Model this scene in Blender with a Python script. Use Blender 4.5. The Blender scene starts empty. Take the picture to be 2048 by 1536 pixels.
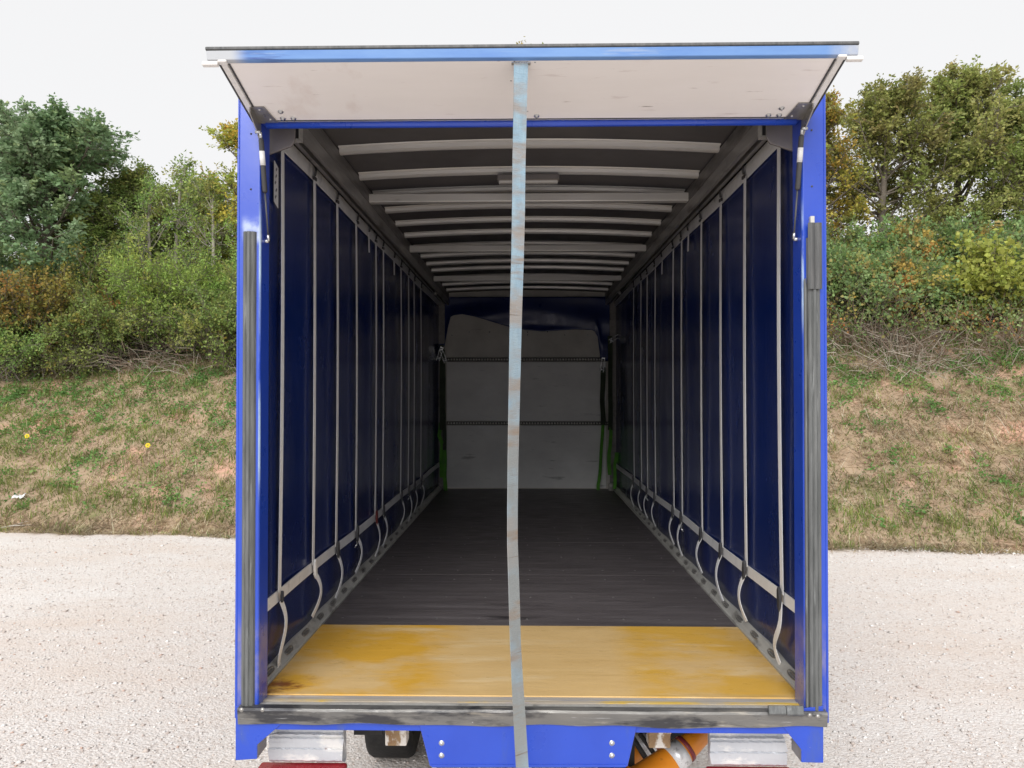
import bpy, bmesh, math, random
import numpy as np
from mathutils import Vector, Matrix
R = math.radians
sc = bpy.context.scene
C = sc.collection

# ------------------------------------------------------------------ camera
YAW, PITCH, FPX = R(1.069), R(0.726), 1500.0
CAM = Vector((-0.015, -3.2, 2.44))
cd = bpy.data.cameras.new('camera')
cam = bpy.data.objects.new('camera', cd)
C.objects.link(cam)
cd.sensor_width = 36
cd.lens = FPX / 2048 * 36
cd.clip_start, cd.clip_end = 0.05, 2000
cam.location = CAM
cam.rotation_euler = (R(90) + PITCH, 0, YAW)
sc.camera = cam

# ------------------------------------------------------------------ overcast sky
SUN_EL, SUN_AZ = R(34), R(190)          # soft sun behind the camera, through the cloud
w = bpy.data.worlds.new('World')
sc.world = w
w.use_nodes = True
wn = w.node_tree
bg = wn.nodes['Background']
sky = wn.nodes.new('ShaderNodeTexSky')
sky.sky_type = 'NISHITA'
sky.sun_disc = False
sky.sun_elevation, sky.sun_rotation = SUN_EL, SUN_AZ
sky.air_density, sky.dust_density, sky.ozone_density = 1.0, 6.0, 1.0
hs = wn.nodes.new('ShaderNodeHueSaturation')
hs.inputs['Saturation'].default_value = 0.15
mixw = wn.nodes.new('ShaderNodeMix')
mixw.data_type = 'RGBA'
mixw.inputs[0].default_value = 0.88      # the cloud layer hides most of the clear sky
mixw.inputs[7].default_value = (5.5, 5.5, 5.55, 1)
wn.links.new(sky.outputs[0], hs.inputs['Color'])
wn.links.new(hs.outputs[0], mixw.inputs[6])
wn.links.new(mixw.outputs[2], bg.inputs['Color'])
bg.inputs['Strength'].default_value = 0.1

# ------------------------------------------------------------------ sun behind the cloud
sd = bpy.data.lights.new('sun', 'SUN')
sd.energy, sd.angle, sd.color = 1.5, R(40), (1.0, 0.985, 0.96)
sun = bpy.data.objects.new('sun', sd)
C.objects.link(sun)
sdir = Vector((math.sin(SUN_AZ) * math.cos(SUN_EL), math.cos(SUN_AZ) * math.cos(SUN_EL), math.sin(SUN_EL)))
sun.rotation_euler = sdir.to_track_quat('Z', 'Y').to_euler()
sun.location = (0, -10, 20)

sc.view_settings.view_transform = 'Standard'
sc.view_settings.look = 'None'
sc.view_settings.exposure = 0.82
sc.view_settings.gamma = 1.0
sc.view_settings.use_curve_mapping = False
sc.cycles.max_bounces = 8
sc.cycles.glossy_bounces = 3
sc.cycles.transmission_bounces = 3
sc.cycles.diffuse_bounces = 4
sc.cycles.transparent_max_bounces = 8

# ------------------------------------------------------------------ pixel helpers (photo is 2048 x 1536)
_f = Vector((-math.sin(YAW) * math.cos(PITCH), math.cos(YAW) * math.cos(PITCH), math.sin(PITCH)))
_r = Vector((math.cos(YAW), math.sin(YAW), 0))
_u = _r.cross(_f)
def ray(px, py):
    return _f * FPX + _r * (px - 1024) + _u * (768 - py)
def P(px, py, Y):
    d = ray(px, py)
    return CAM + d * ((Y - CAM.y) / d.y)
def XZ(px, py, Y):
    p = P(px, py, Y)
    return (p.x, p.z)

# ------------------------------------------------------------------ materials
MATS = {}
def nd(nt, t, **k):
    n = nt.nodes.new(t)
    for a, b in k.items():
        setattr(n, a, b)
    return n
def c4(c):
    return (c[0], c[1], c[2], 1)
def mask_noise(nt, co, scale, stretch, lo, hi, detail=6):
    mp = nd(nt, 'ShaderNodeMapping')
    mp.inputs['Scale'].default_value = stretch
    nt.links.new(co, mp.inputs[0])
    no = nd(nt, 'ShaderNodeTexNoise')
    no.inputs['Scale'].default_value = scale
    no.inputs['Detail'].default_value = detail
    no.inputs['Roughness'].default_value = 0.6
    nt.links.new(mp.outputs[0], no.inputs['Vector'])
    mr = nd(nt, 'ShaderNodeMapRange')
    mr.inputs[1].default_value, mr.inputs[2].default_value = lo, hi
    nt.links.new(no.outputs[0], mr.inputs[0])
    return mr.outputs[0]
def mul(nt, a, b):
    m = nd(nt, 'ShaderNodeMath', operation='MULTIPLY')
    for i, v in enumerate((a, b)):
        if isinstance(v, (int, float)):
            m.inputs[i].default_value = v
        else:
            nt.links.new(v, m.inputs[i])
    return m.outputs[0]
def band(nt, sock, lo, hi, feather):
    a = nd(nt, 'ShaderNodeMapRange', interpolation_type='SMOOTHSTEP')
    a.inputs[1].default_value, a.inputs[2].default_value = lo - feather, lo + feather
    b = nd(nt, 'ShaderNodeMapRange', interpolation_type='SMOOTHSTEP')
    b.inputs[1].default_value, b.inputs[2].default_value = hi - feather, hi + feather
    b.inputs[3].default_value, b.inputs[4].default_value = 1, 0
    nt.links.new(sock, a.inputs[0])
    nt.links.new(sock, b.inputs[0])
    return mul(nt, a.outputs[0], b.outputs[0])
def mat(name, c1, c2=None, scale=4, stretch=(1, 1, 1), lo=.35, hi=.65, rough=.5, rvar=.12, metal=0, spec=.5,
        bump=0, bscale=80, bstretch=(1, 1, 1), layers=(), coat=0, sheet=0):
    """two-tone noise base, then worn / dirty layers: (colour, scale, stretch, lo, hi[, {axis: (min, max, feather)}])"""
    m = bpy.data.materials.new(name)
    m.use_nodes = True
    nt = m.node_tree
    bs = nt.nodes['Principled BSDF']
    tc = nd(nt, 'ShaderNodeTexCoord')
    co = tc.outputs['Object']
    sx = nd(nt, 'ShaderNodeSeparateXYZ')
    nt.links.new(co, sx.inputs[0])
    if c2 is None:
        c2 = tuple(x * .8 for x in c1)
    k = mask_noise(nt, co, scale, stretch, lo, hi)
    mx = nd(nt, 'ShaderNodeMix', data_type='RGBA')
    nt.links.new(k, mx.inputs[0])
    mx.inputs[6].default_value, mx.inputs[7].default_value = c4(c1), c4(c2)
    col = mx.outputs[2]
    for L in layers:
        k2 = mask_noise(nt, co, L[1], L[2], L[3], L[4], 8)
        if len(L) > 5:
            for ax, (a, b, f) in L[5].items():
                k2 = mul(nt, k2, band(nt, sx.outputs['XYZ'.index(ax)], a, b, f))
        m2 = nd(nt, 'ShaderNodeMix', data_type='RGBA')
        nt.links.new(k2, m2.inputs[0])
        nt.links.new(col, m2.inputs[6])
        m2.inputs[7].default_value = c4(L[0])
        col = m2.outputs[2]
    nt.links.new(col, bs.inputs['Base Color'])
    rr = nd(nt, 'ShaderNodeMapRange')
    rr.inputs[3].default_value, rr.inputs[4].default_value = max(.02, rough - rvar), min(1, rough + rvar)
    nt.links.new(mask_noise(nt, co, scale * 3.1, stretch, .3, .7), rr.inputs[0])
    nt.links.new(rr.outputs[0], bs.inputs['Roughness'])
    bs.inputs['Metallic'].default_value = metal
    bs.inputs['Specular IOR Level'].default_value = spec
    bs.inputs['Coat Weight'].default_value = coat
    bs.inputs['Coat Roughness'].default_value = .12
    if bump:
        bp = nd(nt, 'ShaderNodeBump')
        bp.inputs['Strength'].default_value = bump
        bp.inputs['Distance'].default_value = .01
        nt.links.new(mask_noise(nt, co, bscale, bstretch, .2, .8, 4), bp.inputs['Height'])
        nt.links.new(bp.outputs[0], bs.inputs['Normal'])
    if sheet:                             # woven sheet that lets a little daylight through
        tr = nd(nt, 'ShaderNodeBsdfTranslucent')
        nt.links.new(col, tr.inputs['Color'])
        ms = nd(nt, 'ShaderNodeMixShader')
        ms.inputs[0].default_value = sheet
        nt.links.new(bs.outputs[0], ms.inputs[1])
        nt.links.new(tr.outputs[0], ms.inputs[2])
        nt.links.new(ms.outputs[0], nt.nodes['Material Output'].inputs['Surface'])
    MATS[name] = m
    return m

BLUE, BLUE2 = (.020, .072, .50), (.016, .058, .43)
mat('blue_paint', BLUE, BLUE2, 2.2, rough=.32, rvar=.08, coat=.3, bump=.03, bscale=25,
    layers=[((.05, .09, .30), 7, (1, 1, .25), .60, .78), ((.42, .42, .42), 90, (1, 1, 1), .72, .76)])
mat('post_paint', BLUE, BLUE2, 2.2, rough=.32, rvar=.08, coat=.3, bump=.03, bscale=25,
    layers=[((.05, .09, .30), 7, (1, 1, .2), .60, .8),
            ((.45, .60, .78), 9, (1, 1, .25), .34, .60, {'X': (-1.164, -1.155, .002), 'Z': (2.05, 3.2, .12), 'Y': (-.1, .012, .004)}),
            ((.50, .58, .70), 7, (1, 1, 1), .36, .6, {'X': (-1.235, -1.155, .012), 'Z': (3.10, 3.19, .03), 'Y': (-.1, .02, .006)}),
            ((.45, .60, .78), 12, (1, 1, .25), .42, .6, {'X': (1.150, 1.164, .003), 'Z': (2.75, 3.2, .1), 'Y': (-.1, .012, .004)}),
            ((.25, .23, .30), 11, (1, 1, .6), .40, .75, {'Z': (1.0, 1.45, .1)})])
mat('worn_blue', (.10, .22, .52), (.16, .30, .58), 5, (.4, 2, 2), rough=.45,
    layers=[((.30, .38, .52), 12, (.25, 3, 3), .60, .74), ((.05, .10, .30), 14, (.2, 3, 3), .60, .72), ((.45, .47, .50), 5, (1, 1, 1), .2, .5, {'X': (-1.3, -1.10, .04)}),
            ((.45, .47, .50), 5, (1, 1, 1), .2, .5, {'X': (1.14, 1.3, .04)})])
mat('white_panel', (.90, .865, .85), (.87, .835, .82), 3, (.6, 3, 1), rough=.45, bump=.02, bscale=40,
    layers=[((.45, .36, .33), 9, (.35, 2.5, 1), .62, .80), ((.30, .24, .22), 26, (.2, 3, 1), .69, .74),
            ((.62, .50, .46), 3, (1, .6, 1), .58, .85)])
mat('alu_white', (.80, .79, .77), (.70, .69, .68), 8, (1, 4, 1), rough=.4, layers=[((.35, .33, .32), 20, (1, 1, 1), .66, .75)])
mat('black_rubber', (.03, .03, .032), (.06, .06, .062), 8, (1, 1, .2), rough=.6, bump=.1, bscale=60)
mat('grey_rubber', (.085, .09, .09), (.14, .145, .145), 14, (3, 3, .35), rough=.55, rvar=.15, bump=.25, bscale=40, bstretch=(2, 2, .15),
    layers=[((.26, .27, .27), 40, (2, 2, .12), .60, .75), ((.07, .07, .07), 25, (2, 2, .15), .64, .78), ((.55, .56, .57), 60, (1, 1, .4), .73, .78)])
mat('dark_rubber', (.055, .058, .06), (.10, .10, .10), 14, (3, 3, .35), rough=.5, bump=.2, bscale=40, bstretch=(2, 2, .15))
mat('sill_steel', (.22, .21, .195), (.14, .14, .14), 4, (.8, 3, 3), .3, .7, rough=.42, rvar=.18, metal=.35, bump=.15, bscale=18, bstretch=(.6, 3, 3),
    layers=[((.05, .05, .055), 4.5, (.7, 1, 3), .50, .60), ((.36, .33, .28), 7, (.5, 2, 3), .58, .70), ((.60, .61, .62), 30, (.15, 6, 6), .66, .74)])
mat('sill_top', (.45, .41, .36), (.36, .34, .32), 6, (.4, 6, 3), rough=.45, bump=.15, bscale=30, bstretch=(.3, 4, 4),
    layers=[((.60, .56, .50), 5, (.4, 8, 1), .54, .66), ((.10, .14, .48), 6, (.35, 12, 1), .60, .68), ((.18, .09, .05), 7, (1, 1, 1), .42, .62, {'X': (-1.25, -1.02, .08)})])
mat('strip_worn', (.52, .44, .32), (.42, .38, .33), 4, (.4, 4, 1), rough=.45, layers=[((.66, .45, .10), 2.2, (.8, 1, 1), .52, .60), ((.12, .16, .5), 5, (.3, 6, 1), .58, .66), ((.66, .62, .56), 9, (.3, 6, 1), .58, .7)])
mat('yellow_floor', (.74, .51, .23), (.70, .47, .20), 3, (.6, 3, 1), rough=.38, rvar=.14, bump=.06, bscale=14, bstretch=(.5, 3, 1),
    layers=[((.72, .40, .05), 1.9, (1, 1.5, 1), .40, .56, {'X': (-1.3, -.42, .14)}),
            ((.72, .42, .07), 1.8, (1, 1.6, 1), .36, .54, {'X': (.50, 1.3, .10)}),
            ((.80, .62, .36), 2.6, (.5, 2, 1), .58, .74), ((.56, .36, .13), 6, (.3, 2, 1), .60, .76),
            ((.26, .09, .02), 7, (1, 2, 1), .46, .58, {'X': (-1.25, -1.02, .06), 'Y': (.1, .34, .05)}),
            ((.30, .22, .14), 50, (.3, 1, 1), .72, .76)])
mat('dark_floor', (.085, .074, .076), (.125, .11, .113), 3.5, (.4, 4, 1), rough=.5, rvar=.2, bump=.1, bscale=20, bstretch=(.3, 4, 1),
    layers=[((.18, .165, .17), 4, (.35, 6, 1), .58, .76), ((.035, .03, .032), 2.5, (.5, 2, 1), .60, .72)])
mat('rail_alu', (.62, .61, .57), (.48, .47, .44), 6, (3, .4, 3), rough=.42, rvar=.15, metal=.3, bump=.08, bscale=40,
    layers=[((.19, .175, .16), 9, (1, .5, 1), .56, .72)])
mat('track_steel', (.16, .15, .145), (.22, .21, .20), 5, (3, .3, 3), rough=.5, metal=.3, layers=[((.08, .07, .065), 6, (1, .4, 1), .56, .7)])
mat('track_alu', (.34, .33, .32), (.27, .26, .25), 5, (3, .3, 3), rough=.4, metal=.3, layers=[((.12, .11, .10), 6, (1, .4, 1), .58, .7)])
mat('header_steel', (.24, .22, .215), (.19, .175, .17), 5, rough=.45, metal=.2)
mat('bow_alu', (.74, .73, .71), (.62, .61, .59), 3, (.3, 3, 3), rough=.42, metal=.25, layers=[((.22, .20, .18), 4, (.4, 2, 2), .60, .8)])
mat('roof_skin', (.06, .055, .057), (.08, .075, .076), 2, rough=.6)
mat('curtain_pvc', (.0055, .021, .140), (.0045, .015, .105), 1.4, (1, .8, .5), rough=.24, rvar=.05, bump=.05, bscale=6, bstretch=(1, 2, .5), sheet=.006)
mat('hem_white', (.86, .86, .86), (.76, .76, .77), 10, (1, 1, 1), rough=.6, bump=.1, bscale=200, layers=[((.30, .30, .32), 9, (1, 1, 1), .60, .8)])
mat('strap_white', (.88, .88, .88), (.80, .80, .81), 12, (1, 1, .5), rough=.65, bump=.1, bscale=300, layers=[((.40, .40, .40), 8, (1, 1, .4), .62, .85)])
mat('buckle_dark', (.035, .035, .04), (.06, .06, .065), 9, rough=.45)
mat('buckle_red', (.16, .012, .012), (.10, .01, .01), 9, rough=.45)
mat('bright_steel', (.62, .63, .64), (.45, .46, .47), 9, rough=.28, metal=.85)
mat('bracket_steel', (.40, .39, .37), (.30, .29, .28), 6, (3, 1, 1), rough=.36, metal=.7, layers=[((.14, .13, .12), 14, (1, 1, 1), .60, .75)])
mat('board_grey', (.76, .76, .75), (.66, .66, .66), 2.2, (1, 1, 1.6), rough=.55, bump=.06, bscale=20,
    layers=[((.20, .20, .20), 5, (.35, 1, 2), .62, .76), ((.82, .83, .84), 2, (.5, 1, 1), .55, .75), ((.12, .12, .12), 18, (.25, 1, 3), .70, .76)])
mat('board_brown', (.58, .56, .52), (.48, .46, .43), 3, rough=.6, bump=.06, bscale=20, layers=[((.16, .15, .14), 5, (.35, 1, 2), .62, .76)])
mat('track_dark', (.05, .05, .048), (.09, .085, .08), 20, rough=.45, metal=.3)
mat('tarp_navy', (.010, .026, .14), (.007, .018, .10), 2, rough=.38, bump=.1, bscale=6)
mat('green_web', (.10, .34, .025), (.06, .22, .02), 9, rough=.7, bump=.15, bscale=200, layers=[((.03, .06, .02), 5, (1, 1, .5), .50, .72)])
mat('dark_web', (.035, .055, .025), (.02, .03, .018), 9, rough=.75, bump=.15, bscale=200)
mat('pull_web', (.22, .33, .42), (.29, .41, .49), 9, (4, 1, 1.2), rough=.75, bump=.3, bscale=130, bstretch=(.3, .3, 2.6),
    layers=[((.29, .27, .255), 4.5, (1, 1, 2.2), .45, .60), ((.26, .22, .19), 7, (.3, .3, 2.6), .60, .70), ((.20, .26, .33), 60, (5, 1, .5), .62, .72),
            ((.23, .245, .245), 6, (1, 1, .6), .25, .55, {'Z': (.0, 2.55, .55)}), ((.24, .19, .15), 8, (.3, .3, 1.6), .54, .66), ((.16, .13, .11), 22, (.1, .1, 3), .62, .70), ((.24, .25, .25), 70, (8, 1, .3), .60, .72)])
mat('panel_paint', (.58, .60, .63), (.49, .51, .545), 4, (.5, 2, 2), rough=.35, rvar=.12, metal=.15, bump=.06, bscale=20,
    layers=[((.74, .735, .72), 5, (1, 1, 2), .54, .62), ((.25, .13, .12), 16, (.7, 1, 2), .68, .74), ((.40, .42, .46), 9, (.3, 1, 5), .62, .78)])
mat('red_plastic', (.42, .02, .035), (.34, .015, .03), 5, rough=.25, coat=.4)
mat('rust_block', (.38, .26, .14), (.28, .17, .09), 12, rough=.8, bump=.5, bscale=60,
    layers=[((.80, .76, .70), 14, (1, 1, .55), .46, .53), ((.13, .07, .04), 20, (1, 1, 1), .60, .68)])
mat('chassis_black', (.018, .018, .019), (.03, .03, .03), 6, rough=.6)
mat('tyre', (.012, .012, .013), (.022, .021, .02), 10, rough=.85, bump=.2, bscale=40)
mat('wheel_steel', (.30, .30, .30), (.22, .21, .20), 8, rough=.5, metal=.4)
mat('cone_orange', (.72, .26, .015), (.62, .20, .012), 6, rough=.42, layers=[((.25, .08, .02), 20, (1, 1, 1), .62, .74)])
mat('cone_silver', (.72, .73, .75), (.60, .61, .63), 12, rough=.35, metal=.3, layers=[((.35, .35, .36), 20, (1, 1, 1), .62, .70)])
mat('cone_maroon', (.20, .02, .03), (.14, .015, .02), 12, rough=.5)
mat('sticker', (.74, .74, .74), (.66, .66, .66), 9, rough=.5)
mat('sticker_print', (.10, .10, .11), (.16, .16, .17), 30, rough=.5)
mat('lamp_glass', (.55, .54, .52), (.5, .49, .48), 5, rough=.2)
mat('litter_white', (.80, .80, .80), (.66, .66, .66), 12, rough=.6)
mat('stick_pale', (.66, .62, .56), (.46, .42, .37), 12, rough=.8, bump=.3)
mat('bark', (.20, .17, .14), (.12, .10, .08), 9, (1, 1, .3), rough=.9, bump=.4, bscale=30)
mat('bark_pale', (.40, .37, .31), (.26, .23, .19), 9, (1, 1, .3), rough=.9, bump=.3, bscale=30)

def leaf_mat(name, trans=.35, rough=.55, shift=.06):
    m = bpy.data.materials.new(name)
    m.use_nodes = True
    nt = m.node_tree
    bs = nt.nodes['Principled BSDF']
    at = nd(nt, 'ShaderNodeAttribute', attribute_name='col')
    oi = nd(nt, 'ShaderNodeObjectInfo')
    h = nd(nt, 'ShaderNodeHueSaturation')
    mr = nd(nt, 'ShaderNodeMapRange')
    mr.inputs[3].default_value, mr.inputs[4].default_value = .5 - shift * .25, .5 + shift * .25
    mv = nd(nt, 'ShaderNodeMapRange')
    mv.inputs[3].default_value, mv.inputs[4].default_value = 1 - shift * 2, 1 + shift * 2
    nt.links.new(oi.outputs['Random'], mr.inputs[0])
    nt.links.new(oi.outputs['Random'], mv.inputs[0])
    nt.links.new(mr.outputs[0], h.inputs['Hue'])
    nt.links.new(mv.outputs[0], h.inputs['Value'])
    nt.links.new(at.outputs['Color'], h.inputs['Color'])
    nt.links.new(h.outputs[0], bs.inputs['Base Color'])
    bs.inputs['Roughness'].default_value = rough
    bs.inputs['Specular IOR Level'].default_value = .35
    tr = nd(nt, 'ShaderNodeBsdfTranslucent')
    nt.links.new(h.outputs[0], tr.inputs['Color'])
    ms = nd(nt, 'ShaderNodeMixShader')
    ms.inputs[0].default_value = trans
    nt.links.new(bs.outputs[0], ms.inputs[1])
    nt.links.new(tr.outputs[0], ms.inputs[2])
    nt.links.new(ms.outputs[0], nt.nodes['Material Output'].inputs['Surface'])
    MATS[name] = m
leaf_mat('leaf', .42)
leaf_mat('stem', 0, .8, 0)
leaf_mat('stone', 0, .85, 0)

def ground_material():
    m = bpy.data.materials.new('gravel_ground')
    m.use_nodes = True
    nt = m.node_tree
    bs = nt.nodes['Principled BSDF']
    tc = nd(nt, 'ShaderNodeTexCoord')
    co = tc.outputs['Object']
    v = nd(nt, 'ShaderNodeTexVoronoi')
    v.inputs['Scale'].default_value = 48
    nt.links.new(co, v.inputs['Vector'])
    v2 = nd(nt, 'ShaderNodeTexVoronoi')
    v2.inputs['Scale'].default_value = 95
    nt.links.new(co, v2.inputs['Vector'])
    ramp = nd(nt, 'ShaderNodeValToRGB')
    e = ramp.color_ramp.elements
    e[0].position, e[0].color = 0, c4((.52, .44, .40))
    e[1].position, e[1].color = 1, c4((.86, .83, .805))
    for pos, c in ((.25, (.70, .63, .58)), (.5, (.80, .76, .73)), (.75, (.76, .71, .68))):
        x = ramp.color_ramp.elements.new(pos)
        x.color = c4(c)
    sp = nd(nt, 'ShaderNodeSeparateColor')
    nt.links.new(v.outputs['Color'], sp.inputs[0])
    nt.links.new(sp.outputs[0], ramp.inputs[0])
    sp2 = nd(nt, 'ShaderNodeSeparateColor')
    nt.links.new(v2.outputs['Color'], sp2.inputs[0])
    ramp2 = nd(nt, 'ShaderNodeValToRGB')
    ramp2.color_ramp.elements[0].color = c4((.62, .55, .50))
    ramp2.color_ramp.elements[1].color = c4((.76, .71, .68))
    nt.links.new(sp2.outputs[1], ramp2.inputs[0])
    mx = nd(nt, 'ShaderNodeMix', data_type='RGBA')
    mx.inputs[0].default_value = .5
    nt.links.new(ramp.outputs[0], mx.inputs[6])
    nt.links.new(ramp2.outputs[0], mx.inputs[7])
    # sandy and pale drifts
    m2 = nd(nt, 'ShaderNodeMix', data_type='RGBA')
    nt.links.new(mul(nt, mask_noise(nt, co, .55, (.6, 1.4, 1), .46, .72, 6), .55), m2.inputs[0])
    nt.links.new(mx.outputs[2], m2.inputs[6])
    m2.inputs[7].default_value = c4((.68, .55, .46))
    m3 = nd(nt, 'ShaderNodeMix', data_type='RGBA')
    nt.links.new(mul(nt, mask_noise(nt, co, .35, (.5, 1.2, 1), .50, .70, 5), .5), m3.inputs[0])
    nt.links.new(m2.outputs[2], m3.inputs[6])
    m3.inputs[7].default_value = c4((.87, .855, .84))
    nt.links.new(m3.outputs[2], bs.inputs['Base Color'])
    bs.inputs['Roughness'].default_value = .9
    bs.inputs['Specular IOR Level'].default_value = .2
    ad = nd(nt, 'ShaderNodeMath', operation='ADD')
    nt.links.new(v.outputs['Distance'], ad.inputs[0])
    nt.links.new(mul(nt, v2.outputs['Distance'], .5), ad.inputs[1])
    bp = nd(nt, 'ShaderNodeBump', invert=True)
    bp.inputs['Strength'].default_value = .55
    bp.inputs['Distance'].default_value = .012
    nt.links.new(ad.outputs[0], bp.inputs['Height'])
    nt.links.new(bp.outputs[0], bs.inputs['Normal'])
    MATS['gravel_ground'] = m
ground_material()
mat('bank_soil', (.34, .24, .17), (.42, .32, .22), 1.1, (1, 1, 1), .3, .7, rough=.95, spec=.15, bump=.8, bscale=14,
    layers=[((.58, .35, .26), .9, (1, 1, 1), .56, .66), ((.22, .22, .10), 1.6, (1, 1, 1), .54, .70), ((.20, .14, .10), 9, (1, 1, 1), .56, .70)])  # soil tones darkened to put shade depth between the grass blades

# ------------------------------------------------------------------ mesh helpers
class MB:
    def __init__(s):
        s.v, s.f, s.sm = [], [], []
    def add(s, vs, fs, smooth=False):
        o = len(s.v)
        s.v += [tuple(v) for v in vs]
        s.f += [tuple(i + o for i in f) for f in fs]
        s.sm += [smooth] * len(fs)
        return s
    def box(s, x0, x1, y0, y1, z0, z1):
        vs = [(x, y, z) for z in (z0, z1) for y in (y0, y1) for x in (x0, x1)]
        return s.add(vs, [(0, 2, 3, 1), (4, 5, 7, 6), (0, 1, 5, 4), (2, 6, 7, 3), (0, 4, 6, 2), (1, 3, 7, 5)])
    def prism(s, poly, a, b, axis='Y'):
        """poly: (x,z) for axis Y, (y,z) for axis X, (x,y) for axis Z; extruded from a to b"""
        def put(p, t):
            return {'Y': (p[0], t, p[1]), 'X': (t, p[0], p[1]), 'Z': (p[0], p[1], t)}[axis]
        n = len(poly)
        vs = [put(p, a) for p in poly] + [put(p, b) for p in poly]
        fs = [tuple(range(n)), tuple(range(2 * n - 1, n - 1, -1))] + [(i, i + n, (i + 1) % n + n, (i + 1) % n) for i in range(n)]
        return s.add(vs, fs)
    def tube(s, pts, rad, n=8, cap=True):
        pts = [Vector(p) for p in pts]
        rs = rad if isinstance(rad, (list, tuple)) else [rad] * len(pts)
        vs = []
        for i, p in enumerate(pts):
            d = (pts[min(i + 1, len(pts) - 1)] - pts[max(i - 1, 0)]).normalized()
            ref = Vector((0, 0, 1)) if abs(d.z) < .9 else Vector((1, 0, 0))
            u = d.cross(ref).normalized()
            t = d.cross(u)
            vs += [p + (u * math.cos(2 * math.pi * k / n) + t * math.sin(2 * math.pi * k / n)) * rs[i] for k in range(n)]
        fs = [(i * n + k, i * n + (k + 1) % n, (i + 1) * n + (k + 1) % n, (i + 1) * n + k) for i in range(len(pts) - 1) for k in range(n)]
        if cap:
            fs += [tuple(range(n - 1, -1, -1)), tuple(range((len(pts) - 1) * n, len(pts) * n))]
        return s.add(vs, fs, True)
    def lathe(s, prof, M=Matrix(), n=32):
        """prof: (radius, height) pairs around local Z"""
        vs = [M @ Vector((r * math.cos(2 * math.pi * k / n), r * math.sin(2 * math.pi * k / n), z)) for r, z in prof for k in range(n)]
        fs = [(i * n + k, i * n + (k + 1) % n, (i + 1) * n + (k + 1) % n, (i + 1) * n + k) for i in range(len(prof) - 1) for k in range(n)]
        return s.add(vs, fs, True)
    def ribbon(s, pts, width, wdirs, thick, tdirs):
        """flat webbing along pts with per-point width and thickness directions"""
        vs = []
        for p, wd, td in zip(pts, wdirs, tdirs):
            p, wd, td = Vector(p), Vector(wd), Vector(td)
            for a, b in ((-1, -1), (1, -1), (1, 1), (-1, 1)):
                vs.append(p + wd * (width * .5 * a) + td * (thick * .5 * b))
        n = len(pts)
        fs = [(i * 4 + k, i * 4 + (k + 1) % 4, (i + 1) * 4 + (k + 1) % 4, (i + 1) * 4 + k) for i in range(n - 1) for k in range(4)]
        fs += [(3, 2, 1, 0), (n * 4 - 4, n * 4 - 3, n * 4 - 2, n * 4 - 1)]
        return s.add(vs, fs)
    def mesh(s, name, m, bev=0, seg=2):
        me = bpy.data.meshes.new(name)
        me.from_pydata(s.v, [], s.f)
        me.polygons.foreach_set('use_smooth', s.sm)
        bm = bmesh.new()
        bm.from_mesh(me)
        bmesh.ops.recalc_face_normals(bm, faces=bm.faces)
        if bev:
            es = [e for e in bm.edges if len(e.link_faces) == 2 and e.calc_face_angle(0) > .5]
            bmesh.ops.bevel(bm, geom=es, offset=bev, segments=seg, profile=.6, affect='EDGES', clamp_overlap=True)
        bm.to_mesh(me)
        bm.free()
        me.materials.append(MATS[m])
        return me
    def build(s, name, m, parent=None, bev=0, seg=2):
        o = bpy.data.objects.new(name, s.mesh(name, m, bev, seg))
        C.objects.link(o)
        o.parent = parent
        return o
def thing(name, label, cat, loc=(0, 0, 0), group=None):
    o = bpy.data.objects.new(name, None)
    C.objects.link(o)
    o.location = loc
    o.empty_display_size = .1
    return tag(o, label, cat, group)
def tag(o, label=None, cat=None, group=None, kind=None):
    for k, v in (('label', label), ('category', cat), ('group', group), ('kind', kind)):
        if v:
            o[k] = v
    return o
def share(name, me, parent, loc=(0, 0, 0), rot=(0, 0, 0)):
    o = bpy.data.objects.new(name, me)
    C.objects.link(o)
    o.parent = parent
    o.location, o.rotation_euler = loc, rot
    return o

# ------------------------------------------------------------------ ground and bank
rng = np.random.default_rng(7)
_ph = rng.uniform(0, 6.28, (12, 2))
_dr = rng.uniform(-1, 1, (12, 2))
def wob(x, y, s=1.0, k0=0):
    """smooth noise, about -1..1"""
    t = 0
    for i in range(6):
        j = (i + k0) % 12
        t = t + np.sin((x * _dr[j, 0] + y * _dr[j, 1]) * s * (1 + .45 * i) * 2.2 + _ph[j, 0] + k0) / (1 + .3 * i)
    return t / 2.6
def foot(x):
    return 9.25 - .085 * np.clip(x, -30, 30) + .16 * wob(x, x * 0, .8) + .06 * wob(x, x * 0, 4.1, 3)
def H(x, y):
    s = y - foot(x)
    ss = np.maximum(s, 0)
    k = 1.4
    up = .66 * ss + .10 * ss * np.exp(-ss * 1.2) * 0
    z = -np.log(np.exp(-k * up) + np.exp(-k * (5.2 + .04 * ss))) / k
    z = z + np.minimum(ss, 1.0) * (.10 * wob(x, y, .55, 2) + .035 * wob(x, y, 2.3, 5))
    return np.where(s > 0, z + .01, -.06 + .25 * np.maximum(s, -.3))

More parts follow.
